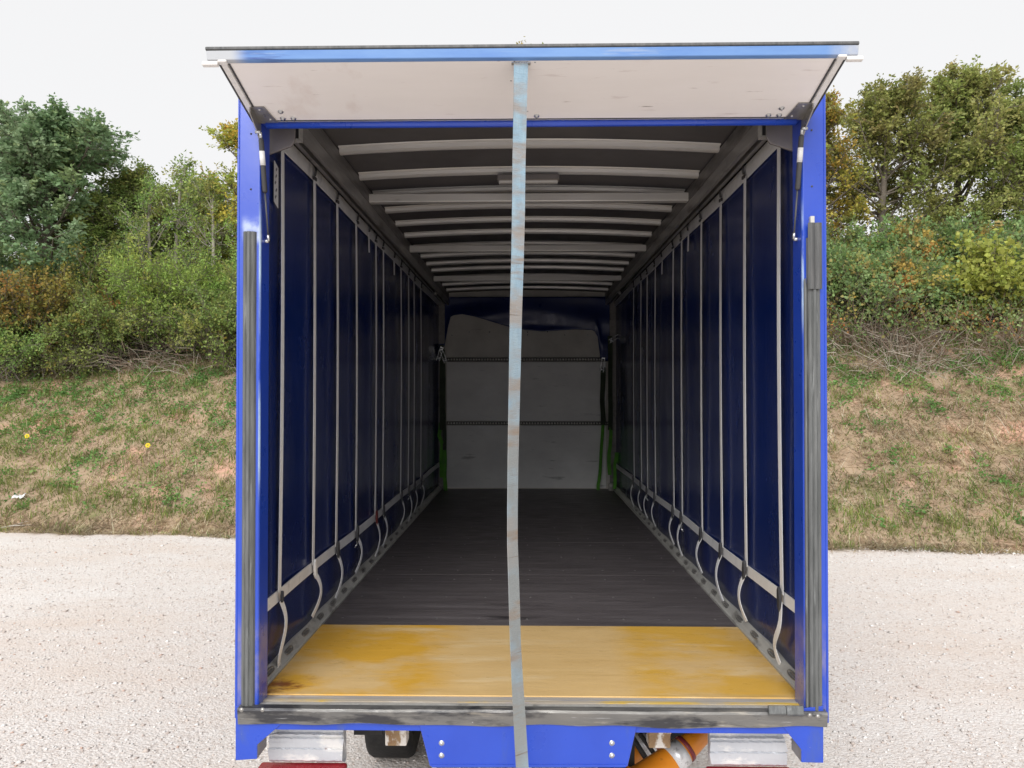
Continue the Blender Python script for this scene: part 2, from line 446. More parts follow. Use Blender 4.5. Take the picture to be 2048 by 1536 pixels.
g = MB()
g.add([(-600, -600, 0), (600, -600, 0), (600, 600, 0), (-600, 600, 0)], [(0, 1, 2, 3)])
go = g.build('ground', 'gravel_ground')
tag(go, 'pale gravel yard', None, kind='structure')
xs = np.concatenate([np.linspace(-70, -18, 27)[:-1], np.linspace(-18, 18, 181), np.linspace(18, 70, 27)[1:]])
tt = np.concatenate([np.linspace(-.3, 9, 70), np.linspace(9.4, 60, 40)])
gx, gt = np.meshgrid(xs, tt)
gy = foot(gx) + gt
gz = H(gx, gy)
def grid_mesh(name, X, Y, Z, m):
    nr, nc = X.shape
    me = bpy.data.meshes.new(name)
    i = np.arange(nr * nc).reshape(nr, nc)
    q = np.stack([i[:-1, :-1], i[:-1, 1:], i[1:, 1:], i[1:, :-1]], -1).reshape(-1, 4)
    quads(me, np.stack([X, Y, Z], -1).reshape(-1, 3), q)
    me.polygons.foreach_set('use_smooth', np.ones(len(q), bool))
    me.materials.append(MATS[m])
    return me
def quads(me, V, F):
    n = F.shape[1]
    me.vertices.add(len(V))
    me.vertices.foreach_set('co', np.ascontiguousarray(V, np.float32).ravel())
    me.loops.add(F.size)
    me.loops.foreach_set('vertex_index', np.ascontiguousarray(F, np.int32).ravel())
    me.polygons.add(len(F))
    me.polygons.foreach_set('loop_start', np.arange(0, F.size, n, dtype=np.int32))
    me.update(calc_edges=True)
def colour(me, col):
    a = me.attributes.new('col', 'FLOAT_COLOR', 'POINT')
    a.data.foreach_set('color', np.concatenate([col, np.ones((len(col), 1))], 1).astype(np.float32).ravel())
def link(name, me, parent=None):
    o = bpy.data.objects.new(name, me)
    C.objects.link(o)
    o.parent = parent
    return o
bank = link('bank', grid_mesh('bank', gx, gy, gz, 'bank_soil'))
tag(bank, 'steep earth bank behind the yard', None, kind='structure')

# ================================================================== the truck
T = thing('curtain_sided_truck', 'blue curtain-sided truck body seen into its open tail', 'truck')
ZD = 1.10                      # deck height
YB = 7.40                      # bulkhead
XI, XC = 1.20, 1.245           # deck edge, curtain plane

# deck ---------------------------------------------------------------
fl = MB().box(-XI, XI, .13, YB, ZD - .05, ZD - .02).build('deck', 'chassis_black', T)
MB().box(-1.195, 1.195, .132, 1.135, ZD - .016, ZD + .004).build('floor_plate', 'yellow_floor', T, .002, 1)['label'] = 'worn yellow floor plate at the tail'
ye = [1.14, 2.36, 3.58, 4.80, 6.02, YB - .01]
for a, b in zip(ye[:-1], ye[1:]):
    MB().box(-1.195, 1.195, a + .002, b - .002, ZD - .016, ZD).build('floor_board', 'dark_floor', T, .0015, 1)
scr = MB()
random.seed(3)
for yy in [1.28, 1.75, 2.22, 2.50, 2.95, 3.45, 3.75, 4.3]:
    for i in range(9):
        x = -1.1 + i * .275 + random.uniform(-.02, .02)
        scr.lathe([(.001, .0025), (.006, .002), (.008, .0)], Matrix.Translation((x, yy + random.uniform(-.01, .01), ZD)), 8)
tag(scr.build('floor_screw', 'bracket_steel', T), kind='stuff')

# side rails with lashing slots ---------------------------------------
slot = MB()
pts = [(0, .045 * math.cos(a) * 1 + (.05 if math.cos(a) > 0 else -.05) * .25, .011 * math.sin(a)) for a in [i * math.pi / 8 for i in range(17)]]
slot.tube([(p[0], p[1], p[2]) for p in pts], .0045, 6, False)
slot_me = slot.mesh('lashing_slot', 'bracket_steel')
hole = MB()
hp = [(y * .72, z * .5) for _, y, z in pts[:-1]]
hole.prism(hp, -.001, .002, 'X')
hole_me = hole.mesh('slot_hole', 'track_steel')
for s in (-1, 1):
    prof = [(s * 1.196, ZD - .02), (s * 1.196, ZD + .012), (s * 1.206, ZD + .016), (s * 1.236, ZD + .050), (s * 1.252, ZD + .052), (s * 1.252, ZD - .10), (s * 1.23, ZD - .10), (s * 1.23, ZD - .02)]
    rail = MB().prism(prof, .115, YB + .05).build('side_rail', 'rail_alu', T, .003, 2)
    tilt = math.atan2(.034, .030)
    for k in range(18):
        y = .32 + k * .29
        sl = share('lashing_slot', slot_me, rail, (s * 1.221, y, ZD + .0335), (0, s * (math.pi / 2 - tilt) * -1 + 0, 0))
        sl.rotation_euler = (0, s * (R(90) - tilt), 0)
        if s < 0:
            sl.rotation_euler = (0, R(180) + (tilt - R(90)), 0)
        share('slot_hole', hole_me, rail, (s * 1.2205, y, ZD + .034), sl.rotation_euler)

# tail sill -----------------------------------------------------------
MB().box(-1.235, 1.235, .0, .131, ZD - .06, ZD + .0).build('sill_plate', 'sill_top', T, .002, 1)
MB().box(-1.19, 1.19, .060, .082, ZD + .001, ZD + .004).build('sill_strip', 'strip_worn', T)
MB().box(-1.20, 1.20, .008, .030, ZD + .001, ZD + .009).build('sill_strip', 'rail_alu', T, .002, 1)
sill = MB()
n = 60
zt, zb = ZD + .010, ZD - .056
for i in range(n):
    x0, x1 = -1.236 + 2.478 * i / n, -1.236 + 2.478 * (i + 1) / n
f_ = lambda x: zb + .004 * math.sin(x * 7) + .003 * math.sin(x * 17 + 1)
g_ = lambda x: -.034 + .003 * math.sin(x * 5 + 2) + .0015 * math.sin(x * 23)
vs, fs = [], []
for i in range(n + 1):
    x = -1.236 + 2.478 * i / n
    vs += [(x, g_(x), zt), (x, g_(x) - .004, zt - .010), (x, g_(x), (zt + zb) / 2), (x, g_(x) + .004, f_(x)), (x, .002, f_(x) + .002), (x, .004, zt + .0015)]
for i in range(n):
    for k in range(6):
        fs.append((i * 6 + k, i * 6 + (k + 1) % 6, i * 6 + 6 + (k + 1) % 6, i * 6 + 6 + k))
fs += [tuple(range(6)), tuple(range(n * 6 + 5, n * 6 - 1, -1))]
sb = MB().add(vs, fs).build('tail_sill', 'sill_steel', T)
sb['label'] = 'scuffed grey steel sill'
for (px, py) in ((482, 1421), (524, 1421), (1621, 1432), (1637, 1434)):
    x, z = XZ(px, py, -.04)
    MB().lathe([(.001, .006), (.007, .005), (.010, 0)], Matrix.Translation((x, -.034, z)) @ Matrix.Rotation(R(90), 4, 'X'), 12).build('rivet', 'bracket_steel', sb)
a, b = XZ(1537, 1413, -.05), XZ(1607, 1431, -.05)
MB().prism([(-.062, b[1] + .01), (-.052, b[1]), (-.036, b[1] + .004), (-.036, a[1]), (-.05, a[1] + .004)], a[0], (a[0] + b[0]) / 2 - .001, 'X').build('sill_cover', 'grey_rubber', sb, .002, 1)
MB().prism([(-.062, b[1] + .008), (-.052, b[1] - .002), (-.036, b[1] + .002), (-.036, a[1]), (-.05, a[1] + .004)], (a[0] + b[0]) / 2 + .001, b[0], 'X').build('sill_cover', 'grey_rubber', sb, .002, 1)

# blue tail beam, corner legs and centre panel -------------------------
MB().box(-1.20, 1.20, -.012, .08, ZD - .090, ZD - .058).build('tail_beam', 'blue_paint', T, .004, 2)
def poly(px, Y):
    return [XZ(x, y, Y) for x, y in px]
for pp in ([(471, 1412), (471, 1521), (514, 1518), (514, 1490), (564, 1447), (580, 1437), (580, 1425)],
           [(1647, 1412), (1647, 1526), (1603, 1525), (1603, 1500), (1563, 1450), (1548, 1440), (1548, 1425)]):
    q = poly(pp, -.018)
    MB().prism(q, -.018, -.010).build('corner_leg', 'blue_paint', T, .0015, 1)
    xs_ = sorted([p[0] for p in q])
    x0, x1 = (q[1][0], q[2][0]) if q[1][0] < q[2][0] else (q[2][0], q[1][0])
    zz0, zz1 = q[2][1], q[3][1]
    fr = MB()
    inn = x1 if x1 < 0 else x0
    sg = 1 if x1 < 0 else -1
    fr.box(min(inn, inn - sg * .012), max(inn, inn - sg * .012), -.0095, .10, zz0, zz1 + .03)
    fr.build('leg_flange', 'header_steel', T)
cp = MB().prism(poly([(838, 1446), (1275, 1446), (1255, 1533), (860, 1533)], -.02), -.022, -.012).build('centre_panel', 'blue_paint', T, .002, 1)
MB().prism(poly([(862, 1529), (1253, 1529), (1251, 1534), (864, 1534)], -.024), -.0265, -.0225).build('panel_hem', 'blue_paint', cp)
for (px, py) in ((883, 1487), (883, 1512), (1224, 1487), (1224, 1512), (945, 1443), (1160, 1445)):
    x, z = XZ(px, py, -.024)
    MB().lathe([(.001, .007), (.006, .006), (.009, .002), (.012, 0)], Matrix.Translation((x, -.022, z)) @ Matrix.Rotation(R(90), 4, 'X'), 12).build('rivet', 'bright_steel', cp)

# corner posts ---------------------------------------------------------
ZR = 3.86
for s in (-1, 1):
    prof = [(s * 1.250, .0), (s * 1.163, .0), (s * 1.158, .006), (s * 1.158, .112), (s * 1.176, .112), (s * 1.176, .03), (s * 1.232, .03), (s * 1.250, .03)]
    post = MB().prism(prof, ZD - .06, ZR, 'Z').build('corner_post', 'post_paint', T, .003, 2)
    MB().box(min(s * 1.2505, s * 1.262), max(s * 1.2505, s * 1.262), .004, .05, ZD - .05, 3.50 if s < 0 else ZR).build('post_edge', 'blue_paint', post, .002, 1)
    MB().box(min(s * 1.2505, s * 1.258), max(s * 1.2505, s * 1.258), .0, .045, 3.50, ZR).build('post_edge', 'blue_paint', post, .002, 1) if s < 0 else None
    # ribbed buffer strip
    zt_ = 3.135 if s < 0 else 3.10
    x0, x1 = (1.174, 1.232)
    cs = []
    for i in range(13):
        u = i / 12
        xx = x0 + (x1 - x0) * u
        d = .020 * math.sin(math.pi * min(1, max(0, u))) ** .5 - .005 * max(0, math.cos(u * math.pi * 6)) * (0 < i < 12)
        cs.append((s * xx, -.001 - max(0, d)))
    cs += [(s * x1, .002), (s * x0, .002)]
    MB().prism(cs, ZD + .012, zt_, 'Z').build('buffer_strip', 'grey_rubber', post)
    if s > 0:
        cs2 = [(s * (x0 + (x1 - x0) * i / 12), -.023 - .006 * abs(math.sin(i / 12 * math.pi * 2))) for i in range(13)] + [(s * x1, -.0215), (s * x0, -.0215)]
        MB().prism(cs2, 2.88, 3.16, 'Z').build('buffer_strip', 'dark_rubber', post)['label'] = 'black upper rubber strip'
        MB().box(1.186, 1.204, -.020, .001, 3.16, 3.19).build('strip_end', 'rail_alu', post, .002, 1)
        MB().prism([(1.162, ZD + .014), (1.172, ZD + .014), (1.172, 2.88), (1.168, 2.93), (1.162, 2.92)], -.012, -.001).build('wear_strip', 'grey_rubber', post, .002, 1)
    for z in (3.56, 3.32):
        MB().lathe([(.001, .001), (.004, .0008), (.0045, 0)], Matrix.Translation((s * 1.20, -.0012, z)) @ Matrix.Rotation(R(90), 4, 'X'), 8).build('bolt_hole', 'black_rubber', post)

# header, roof ---------------------------------------------------------
MB().box(-1.155, 1.155, .004, .06, 3.605, 3.86).build('tail_header', 'blue_paint', T, .004, 2)
for s in (-1, 1):
    q = [(s * 1.155, 3.60), (s * 1.045, 3.60), (s * 1.045, 3.80), (s * 1.155, 3.80)]
    MB().prism([(s * 1.24, 3.49), (s * 1.13, 3.525), (s * 1.065, 3.548), (s * 1.05, 3.575), (s * 1.05, 3.755), (s * 1.24, 3.755)], .125, .14).build('gusset_plate', 'header_steel', T, .002, 1)
    MB().box(min(s * 1.10, s * 1.25), max(s * 1.10, s * 1.25), .141, YB, 3.760, 3.852).build('cant_rail', 'track_steel', T, .006, 2)
    # curtain track: a C-section open below
    a, b = sorted((s * 1.102, s * 1.168))
    c_ = [(a, 3.758), (a, 3.685), (a + .020, 3.685), (a + .020, 3.692), (a + .008, 3.692), (a + .008, 3.750), (b - .008, 3.750), (b - .008, 3.692), (b - .020, 3.692), (b - .020, 3.685), (b, 3.685), (b, 3.758)]
    MB().prism(c_, .37, YB - .02).build('curtain_track', 'track_alu', T)
    x0, x1 = sorted((s * 1.096, s * 1.160))
    te = MB().box(x0, x1, .352, .40, 3.752, 3.758)
    for q in ((x0, x0 + .006, 3.66, 3.752), (x1 - .006, x1, 3.66, 3.752), (x0, x1, 3.654, 3.66)):
        te.box(q[0], q[1], .352, .40, q[2], q[3])
    te.build('track_end', 'rail_alu', T)
    MB().box(x0 + .007, x1 - .007, .366, .369, 3.661, 3.751).build('track_end_shade', 'black_rubber', T)  # black plate stands in for the shade inside the open track end
# roof skin, shallow arch
zc = lambda x: 3.862 + .045 * (1 - (x / 1.25) ** 2)
nx = 24
vs, fs = [], []
for yy in (.02, YB + .06):
    for i in range(nx + 1):
        x = -1.25 + 2.5 * i / nx
        vs += [(x, yy, zc(x)), (x, yy, zc(x) + .006)]
m_ = 2 * (nx + 1)
for i in range(nx):
    a = 2 * i
    fs += [(a, a + 2, a + 2 + m_, a + m_), (a + 1, a + 1 + m_, a + 3 + m_, a + 3), (a, a + 1, a + 3, a + 2), (a + m_, a + 2 + m_, a + 3 + m_, a + 1 + m_)]
MB().add(vs, fs, True).build('roof_skin', 'roof_skin', T)
# arched roof bows
bow = MB()
pr = [(-.055, .0), (-.050, -.006), (-.030, -.008), (-.026, -.028), (-.010, -.036), (.010, -.036), (.026, -.028), (.030, -.008), (.050, -.006), (.055, .0)]
vs, fs = [], []
for i in range(nx + 1):
    x = -1.098 + 2.196 * i / nx
    for (dy, dz) in pr:
        vs.append((x, dy, zc(x) - .004 + dz))
k_ = len(pr)
for i in range(nx):
    for k in range(k_):
        fs.append((i * k_ + k, i * k_ + (k + 1) % k_, (i + 1) * k_ + (k + 1) % k_, (i + 1) * k_ + k))
fs += [tuple(range(k_)), tuple(range((nx + 1) * k_ - 1, nx * k_ - 1, -1))]
bow.add(vs, fs)
bow_me = bow.mesh('roof_bow', 'bow_alu')
for y in (.66, 1.14, 1.66, 2.10, 2.56, 3.02, 3.48, 4.02, 4.50, 4.95, 5.38, 5.95, 6.5, 7.0):
    share('roof_bow', bow_me, T, (0, y, 0))
cb = MB().prism([(-.035, 3.768), (-.030, 3.764), (.030, 3.764), (.035, 3.768), (.035, 3.822), (-.035, 3.822)], -1.185, 1.185, 'X').mesh('cross_bar', 'bow_alu', .003, 1)
for y in (1.99, 3.80, 5.62):
    share('cross_bar', cb, T, (0, y, 0))
lp = MB().box(-.20, .20, 1.60, 1.66, 3.812, 3.850).build('interior_lamp', 'header_steel', T, .004, 1)
MB().prism([(1.602, 3.8115), (1.61, 3.795), (1.65, 3.795), (1.658, 3.8115)], -.19, .19, 'X').build('lamp_cover', 'lamp_glass', lp, .003, 1)

# bulkhead --------------------------------------------------------------
bh = MB().prism([(-1.24, ZD - .05), (1.24, ZD - .05)] + [(x, zc(x) - .001) for x in np.linspace(1.24, -1.24, 15)], YB + .03, YB + .055).build('bulkhead', 'board_brown', T)
bl, br = P(893, 800, YB).x, P(1212, 800, YB).x
zz = lambda py: P(1050, py, YB).z
for (p0, p1, m) in ((976, 851, 'board_grey'), (842, 724, 'board_grey'), (714, 620, 'board_brown')):
    MB().box(bl, br, YB, YB + .028, zz(p0), zz(p1)).build('bulkhead_board', m, bh, .004, 1)
for (p0, p1) in ((850, 843), (723, 715)):
    tr = MB().box(bl, br + .1, YB - .006, YB + .02, zz(p0), zz(p1)).build('lashing_track', 'track_dark', bh, .002, 1)
    d = MB()
    zm = (zz(p0) + zz(p1)) / 2
    for i in range(58):
        x = bl + .03 + (br - bl) * i / 57
        d.lathe([(.001, .004), (.010, .003), (.013, 0)], Matrix.Translation((x, YB - .006, zm)) @ Matrix.Rotation(R(90), 4, 'X'), 8)
    tag(d.build('track_hole', 'rail_alu', tr), kind='stuff')
d = MB()
for i, px in enumerate((904, 938, 977, 979, 1015, 1055, 1055, 1095, 1130, 1131, 1175)):
    x, z = XZ(px, 664 if i % 2 else 670, YB)
    d.lathe([(.001, .006), (.008, .005), (.011, 0)], Matrix.Translation((x, YB, z)) @ Matrix.Rotation(R(90), 4, 'X'), 8)
tag(d.build('board_rivet', 'bright_steel', bh), kind='stuff')
for s in (-1, 1):
    MB().prism([(s * 1.245, YB - .10), (s * 1.155, YB - .10), (s * 1.155, YB - .09), (s * 1.17, YB + .02), (s * 1.245, YB + .02)], ZD - .01, 3.78, 'Z').build('front_post', 'track_steel', T, .004, 1)
MB().tube([(P(1222, 980, YB - .2).x, YB - .2, ZD - .004), (P(1222, 980, YB - .2).x, YB - .2, ZD + .10)], .035, 12).build('post_foot', 'rail_alu', T)
# slack navy sheet hung over the top of the bulkhead
cols_, rows_ = 60, 26
ed = [(866, 705), (880, 700), (892, 690), (897, 650), (903, 632), (925, 629), (950, 634), (985, 644), (1020, 654), (1050, 660), (1085, 663), (1120, 661), (1150, 659), (1185, 660), (1194, 668), (1200, 715), (1210, 722), (1235, 720), (1250, 715)]
ex = np.array([P(a, b, YB - .06).x for a, b in ed])
ez = np.array([P(a, b, YB - .06).z for a, b in ed])
u = np.linspace(-1.238, 1.238, cols_)
zb_ = np.interp(u, ex, ez)
gx_, gv = np.meshgrid(u, np.linspace(0, 1, rows_))
gz_ = 3.80 + (zb_[None, :] - 3.80) * gv
gy_ = YB - .05 - .035 * gv * (np.sin(gz_ * 16 + gx_ * 2.2 * np.sign(gx_)) * .6 + np.sin(gz_ * 7 - gx_ * 3) * .6 + .8)
tarp = link('bulkhead_sheet', grid_mesh('bulkhead_sheet', gx_, gy_, gz_, 'tarp_navy'), T)
tm = tarp.modifiers.new('thick', 'SOLIDIFY')
tm.thickness = .006
# corner fittings near the front of the roof
for s in (-1, 1):
    MB().lathe([(.001, .02), (.022, .018), (.026, 0), (.026, -.01)], Matrix.Translation((s * 1.12, 5.9, 3.66)) @ Matrix.Rotation(R(90), 4, 'X'), 12).build('track_stop', 'bracket_steel', T)

# curtains with hems, straps, buckles -----------------------------------
ST = [.46, 1.04, 1.56, 2.09, 2.78, 3.10, 4.00, 4.45, 4.85, 5.40]
SHORT = [2.52, 3.62]
def curtain(s):
    rnd = random.Random(11 + s)
    ny, nz = 120, 26
    yy, zz_ = np.meshgrid(np.linspace(.116, YB, ny), np.linspace(1.13, 3.765, nz))
    xx = s * (XC + .006 * wob(yy, zz_ * .25, 2.2, 3) + .004 * np.sin(yy * 11) * (zz_ < 3.6))
    cu = link('curtain', grid_mesh('curtain', xx, yy, zz_, 'curtain_pvc'), T)
    md = cu.modifiers.new('thick', 'SOLIDIFY')
    md.thickness = .003
    md.offset = 0
    def hem(z0, z1, off):
        n_ = 90
        vs, fs = [], []
        for i in range(n_ + 1):
            y = .118 + (YB - .14) * i / n_
            dz = .006 * math.sin(y * 2.3 + s)
            vs += [(s * (XC - off), y, z0 + dz), (s * (XC - off), y, z1 + dz), (s * (XC - off + .006), y, z1 + dz), (s * (XC - off + .006), y, z0 + dz)]
        for i in range(n_):
            for k in range(4):
                fs.append((i * 4 + k, i * 4 + (k + 1) % 4, i * 4 + 4 + (k + 1) % 4, i * 4 + 4 + k))
        return MB().add(vs, fs).build('hem_band', 'hem_white', cu)
    hem(1.417, 1.475, .016)
    hem(3.655, 3.735, .016)
    def web(path, width, mname, nm):
        """path of (offset from curtain, y, z); the webbing lies along the curtain"""
        pts = [(s * (XC - o), y, z) for o, y, z in path]
        wd, td = [], []
        for i in range(len(pts)):
            d = (Vector(pts[min(i + 1, len(pts) - 1)]) - Vector(pts[max(0, i - 1)])).normalized()
            wv = d.cross(Vector((1, 0, 0))).normalized()
            wd.append(wv)
            td.append(d.cross(wv).normalized())
        return MB().ribbon(pts, width, wd, .003, td).build(nm, mname, cu)
    for k, y0 in enumerate(ST):
        y0 = y0 + rnd.uniform(-.02, .02) * (k > 0)
        lean = rnd.uniform(-.015, .015) - (.02 if k == 0 else 0)
        bow_ = rnd.uniform(-.008, .008)
        top, bot = 3.665, 1.47
        wdt = .042
        web([(.024 + .006 * math.sin(math.pi * t), y0 + lean * (1 - t) * -1 + bow_ * math.sin(math.pi * t), top + (bot - top) * t) for t in [i / 10 for i in range(11)]], wdt, 'strap_white', 'strap')
        # hook under the track
        hk = MB().tube([(s * (XC - .028), y0 + lean, 3.745), (s * (XC - .034), y0 + lean, 3.715), (s * (XC - .028), y0 + lean, 3.68)], .007, 6)
        hk.box(*sorted((s * (XC - .034), s * (XC - .022))), y0 + lean - .024, y0 + lean + .024, 3.655, 3.672)
        hk.build('strap_hook', 'buckle_dark', cu)
        # over-centre buckle on the lower hem
        bm_ = 'buckle_red' if (k == 4 and s < 0) else ('hem_white' if (k == 1 and s < 0) else 'buckle_dark')
        sz = .5 if (k == 0 and s < 0) else 1
        q = [(0, .060), (.020, .042), (.026, 0), (.018, -.045), (0, -.062), (-.020, -.040), (-.026, 0), (-.018, .045)]
        ang = rnd.uniform(-.25, .25)
        q = [(y0 + sz * .8 * (a * math.cos(ang) - b * math.sin(ang)), 1.447 + sz * (a * math.sin(ang) + b * math.cos(ang))) for a, b in q]
        x0_, x1_ = s * (XC - .030), s * (XC - .044)
        MB().prism(q, x0_, x1_, 'X').build('buckle', bm_, cu, .003, 1)
        if rnd.random() < .6 and k > 0:
            dy = rnd.choice((-1, 1)) * .05
            MB().tube([(s * (XC - .03), y0 + dy * .4, 1.40), (s * (XC - .045), y0 + dy, 1.385), (s * (XC - .03), y0 + dy * 1.3, 1.36)], .006, 6).build('buckle_hook', 'bright_steel', cu)
        # loose tail below
        L = rnd.uniform(.24, .30)
        am, phs = rnd.uniform(.025, .05), rnd.uniform(-.4, .4)
        sgn = -1 if s < 0 else 1
        nn = 12
        if k == 0:
            tail = [(.030 + .02 * math.sin(math.pi * i / nn), y0 + sgn * -.060 * math.sin(2 * math.pi * i / nn * .95 + .1) * (.4 + .6 * i / nn) * (1 if s < 0 else 1), 1.43 - (L + .04) * i / nn) for i in range(nn + 1)]
        else:
            tail = [(.030 + .03 * math.sin(math.pi * i / nn), y0 + am * math.sin(math.pi * (i / nn) * 1.1 + phs * i / nn) - .02 * i / nn, 1.43 - L * i / nn) for i in range(nn + 1)]
        web(tail, wdt * .92, 'strap_white', 'strap_tail')
    for y0 in SHORT:
        web([(.024, y0 + .004 * i, 3.665 - .035 * i) for i in range(5)], .04, 'strap_white', 'strap_tail')
        MB().tube([(s * (XC - .028), y0, 3.745), (s * (XC - .034), y0, 3.715), (s * (XC - .028), y0, 3.68)], .007, 6).build('strap_hook', 'buckle_dark', cu)
    return cu
cl_, cr_ = curtain(-1), curtain(1)
# printed sticker on the curtain beside the post
a = P(548, 338, 0)
sy0, sy1, sz0, sz1 = .395, .455, 3.36, 3.56
stk = MB().prism([(sy0, sz0 + .01), (sy1, sz0 - .01), (sy1, sz1 - .012), (sy0, sz1 + .01)], -XC + .010, -XC + .0125, 'X').build('sticker', 'sticker', cl_)
for i in range(5):
    z = sz0 + .025 + i * .034
    yo = [.012, .02, .008, .018, .022][i]
    MB().prism([(sy0 + yo, z), (sy0 + yo + .018, z + .016), (sy0 + yo + .012, z + .024), (sy0 + yo - .004, z + .010)], -XC + .013, -XC + .0138, 'X').build('sticker_mark', 'sticker_print', cl_)

# raised top flap ---------------------------------------------------------
HY, HZ, FY, FZ = -.012, 3.605, -.372, 3.700      # hinge and free edge of the underside
def onflap(t, d=0):
    """point (y,z) at fraction t from hinge to free edge, d metres below the underside"""
    ny_, nz_ = (HZ - FZ), -(HY - FY)
    l = math.hypot(ny_, nz_)
    return (HY + (FY - HY) * t + d * ny_ / l, HZ + (FZ - HZ) * t + d * nz_ / l)
FX = 1.155
flap = MB().prism([onflap(.02), onflap(1), onflap(1, -.022), onflap(.02, -.022)], -FX, FX, 'X').build('top_flap', 'white_panel', T, .001, 1)
flap['label'] = 'raised top flap with a white underside'
MB().prism([onflap(.0, -.001), onflap(.024, -.001), onflap(.024, -.028), onflap(-.02, -.028)], -FX, FX, 'X').build('flap_edging', 'alu_white', flap)
MB().prism([onflap(.026, .0015), onflap(.040, .0015), onflap(.040, -.0005), onflap(.026, -.0005)], -FX + .02, FX - .02, 'X').build('flap_seam', 'black_rubber', flap)
MB().tube([(-1.13, HY + .004, HZ - .012), (1.13, HY + .004, HZ - .012)], .014, 12).build('hinge_tube', 'blue_paint', flap)
for s in (-1, 1):
    a, b = sorted((s * (FX + .001), s * (FX + .026)))
    MB().prism([onflap(-.0, .004), onflap(1.04, .004), onflap(1.04, -.026), onflap(-.0, -.026)], a, b, 'X').build('flap_channel', 'alu_white', flap, .002, 1)
    a, b = sorted((s * (FX + .027), s * (FX + .036)))
    MB().prism([onflap(-.0, .002), onflap(1.02, .002), onflap(1.02, -.045), onflap(-.0, -.045)], a, b, 'X').build('flap_seal', 'black_rubber', flap, .002, 1)
    a, b = sorted((s * (FX - .010), s * (FX - .003)))
    MB().prism([onflap(.05, .003), onflap(1.0, .003), onflap(1.0, .0005), onflap(.05, .0005)], a, b, 'X').build('flap_seam', 'black_rubber', flap)
    a, b = sorted((s * (FX - .004), s * (FX + .030)))
    MB().prism([onflap(1.0, .008), onflap(1.06, .008), onflap(1.06, -.02), onflap(1.0, -.02)], a, b, 'X').build('channel_end', 'alu_white', flap, .003, 1)
# front bar and lip
MB().prism([onflap(1.005, .001), onflap(1.06, .001), onflap(1.10, -.030), onflap(1.01, -.030)], -1.225, 1.225, 'X').build('flap_bar', 'worn_blue', flap, .002, 1)
MB().prism([onflap(1.005, -.031), onflap(1.11, -.031), onflap(1.115, -.043), onflap(1.0, -.043)], -1.228, 1.226, 'X').build('flap_lip', 'dark_rubber', flap, .002, 1)
for s in (-1, 1):
    a, b = sorted((s * 1.185, s * 1.245))
    MB().prism([onflap(1.0, .018), onflap(1.05, .018), onflap(1.05, .0015), onflap(1.0, .0015)], a, b, 'X').build('bar_stub', 'alu_white', flap, .002, 1)
# hinge brackets, bolts, gas struts
def rotflap():
    return Matrix.Rotation(math.atan2(FZ - HZ, -(FY - HY)) * -1, 4, 'X')
bolt = MB()
bolt.lathe([(.001, -.009), (.005, -.009), (.0065, -.003), (.0115, -.0025), (.012, 0)], Matrix(), 12)
bolt_me = bolt.mesh('bolt', 'bright_steel')
def put_bolt(x, t, par):
    y, z = onflap(t, .0005)
    share('bolt', bolt_me, par, (x, y, z), (math.atan2(FZ - HZ, FY - HY) + math.pi, 0, 0))
for s in (-1, 1):
    x0, x1, x2 = s * (FX + .002), s * (FX - .078), s * (FX - .052)
    vs = []
    for d in (.001, .006):
        for x, t in ((x0, 0.0), (x1, 0.0), (x2, .30), (x0, .30)):
            y, z = onflap(t, d)
            vs.append((x, y, z))
    br_ = MB().add(vs, [(0, 1, 2, 3), (7, 6, 5, 4), (0, 4, 5, 1), (1, 5, 6, 2), (2, 6, 7, 3), (3, 7, 4, 0)])
    br_ = br_.build('hinge_bracket', 'bracket_steel', flap)
    a, b = sorted((s * (FX + .002), s * (FX + .008)))
    MB().prism([onflap(.30, 0), onflap(.30, .03), onflap(.05, .055), onflap(-.06, .075), onflap(-.10, .06), onflap(-.04, .0)], a, b, 'X').build('bracket_fin', 'bracket_steel', br_, .001, 1)
    for x, t in ((s * (FX - .028), .22), (s * (FX - .052), .04)):
        put_bolt(x, t + .03, br_)
    for x, t in ((s * 1.045, .20), (s * 1.05, .075), (s * 1.005, .075)):
        put_bolt(x, t, flap)
    # gas strut
    A = Vector((s * 1.147, -.035, 3.555))
    B = Vector((s * 1.140, .050, 3.105))
    d = (B - A)
    pt = lambda t: A + d * t
    stt = MB().tube([pt(.06), pt(.075), pt(.53), pt(.55)], [.009, .011, .011, .008], 12).build('gas_strut', 'black_rubber', T)
    MB().tube([pt(.55), pt(.96)], .0042, 8).build('strut_rod', 'dark_rubber', stt)
    MB().tube([pt(.17), pt(.30)], .0117, 12).build('strut_label', 'sticker', stt)
    for t, w_ in ((.0, .06), (1.0, -.06)):
        e = MB().tube([pt(t), pt(t + w_)], .007, 8)
        e.tube([pt(t), pt(t) + Vector((s * .022, 0, 0))], .008, 8)
        e.build('ball_joint', 'bright_steel', stt)
put_bolt(.03, .09, flap)
for px, py in ((1055, 219), (1070, 122), (1022, 156)):
    t = (240 - py) / 120
    y, z = onflap(t, .0006)
    x = P(px, py, y).x
    share('bolt', bolt_me, flap, (x, y, z), (math.atan2(FZ - HZ, FY - HY) + math.pi, 0, 0)).scale = (.28, .28, .3)
# strap eye on the flap
y, z = onflap(1.0, .004)
xs0 = P(1042, 122, y).x
MB().prism([onflap(.955, .0006), onflap(.995, .0006), onflap(.995, .006), onflap(.955, .006)], xs0 - .036, xs0 + .036, 'X').build('strap_eye', 'bright_steel', flap, .001, 1)

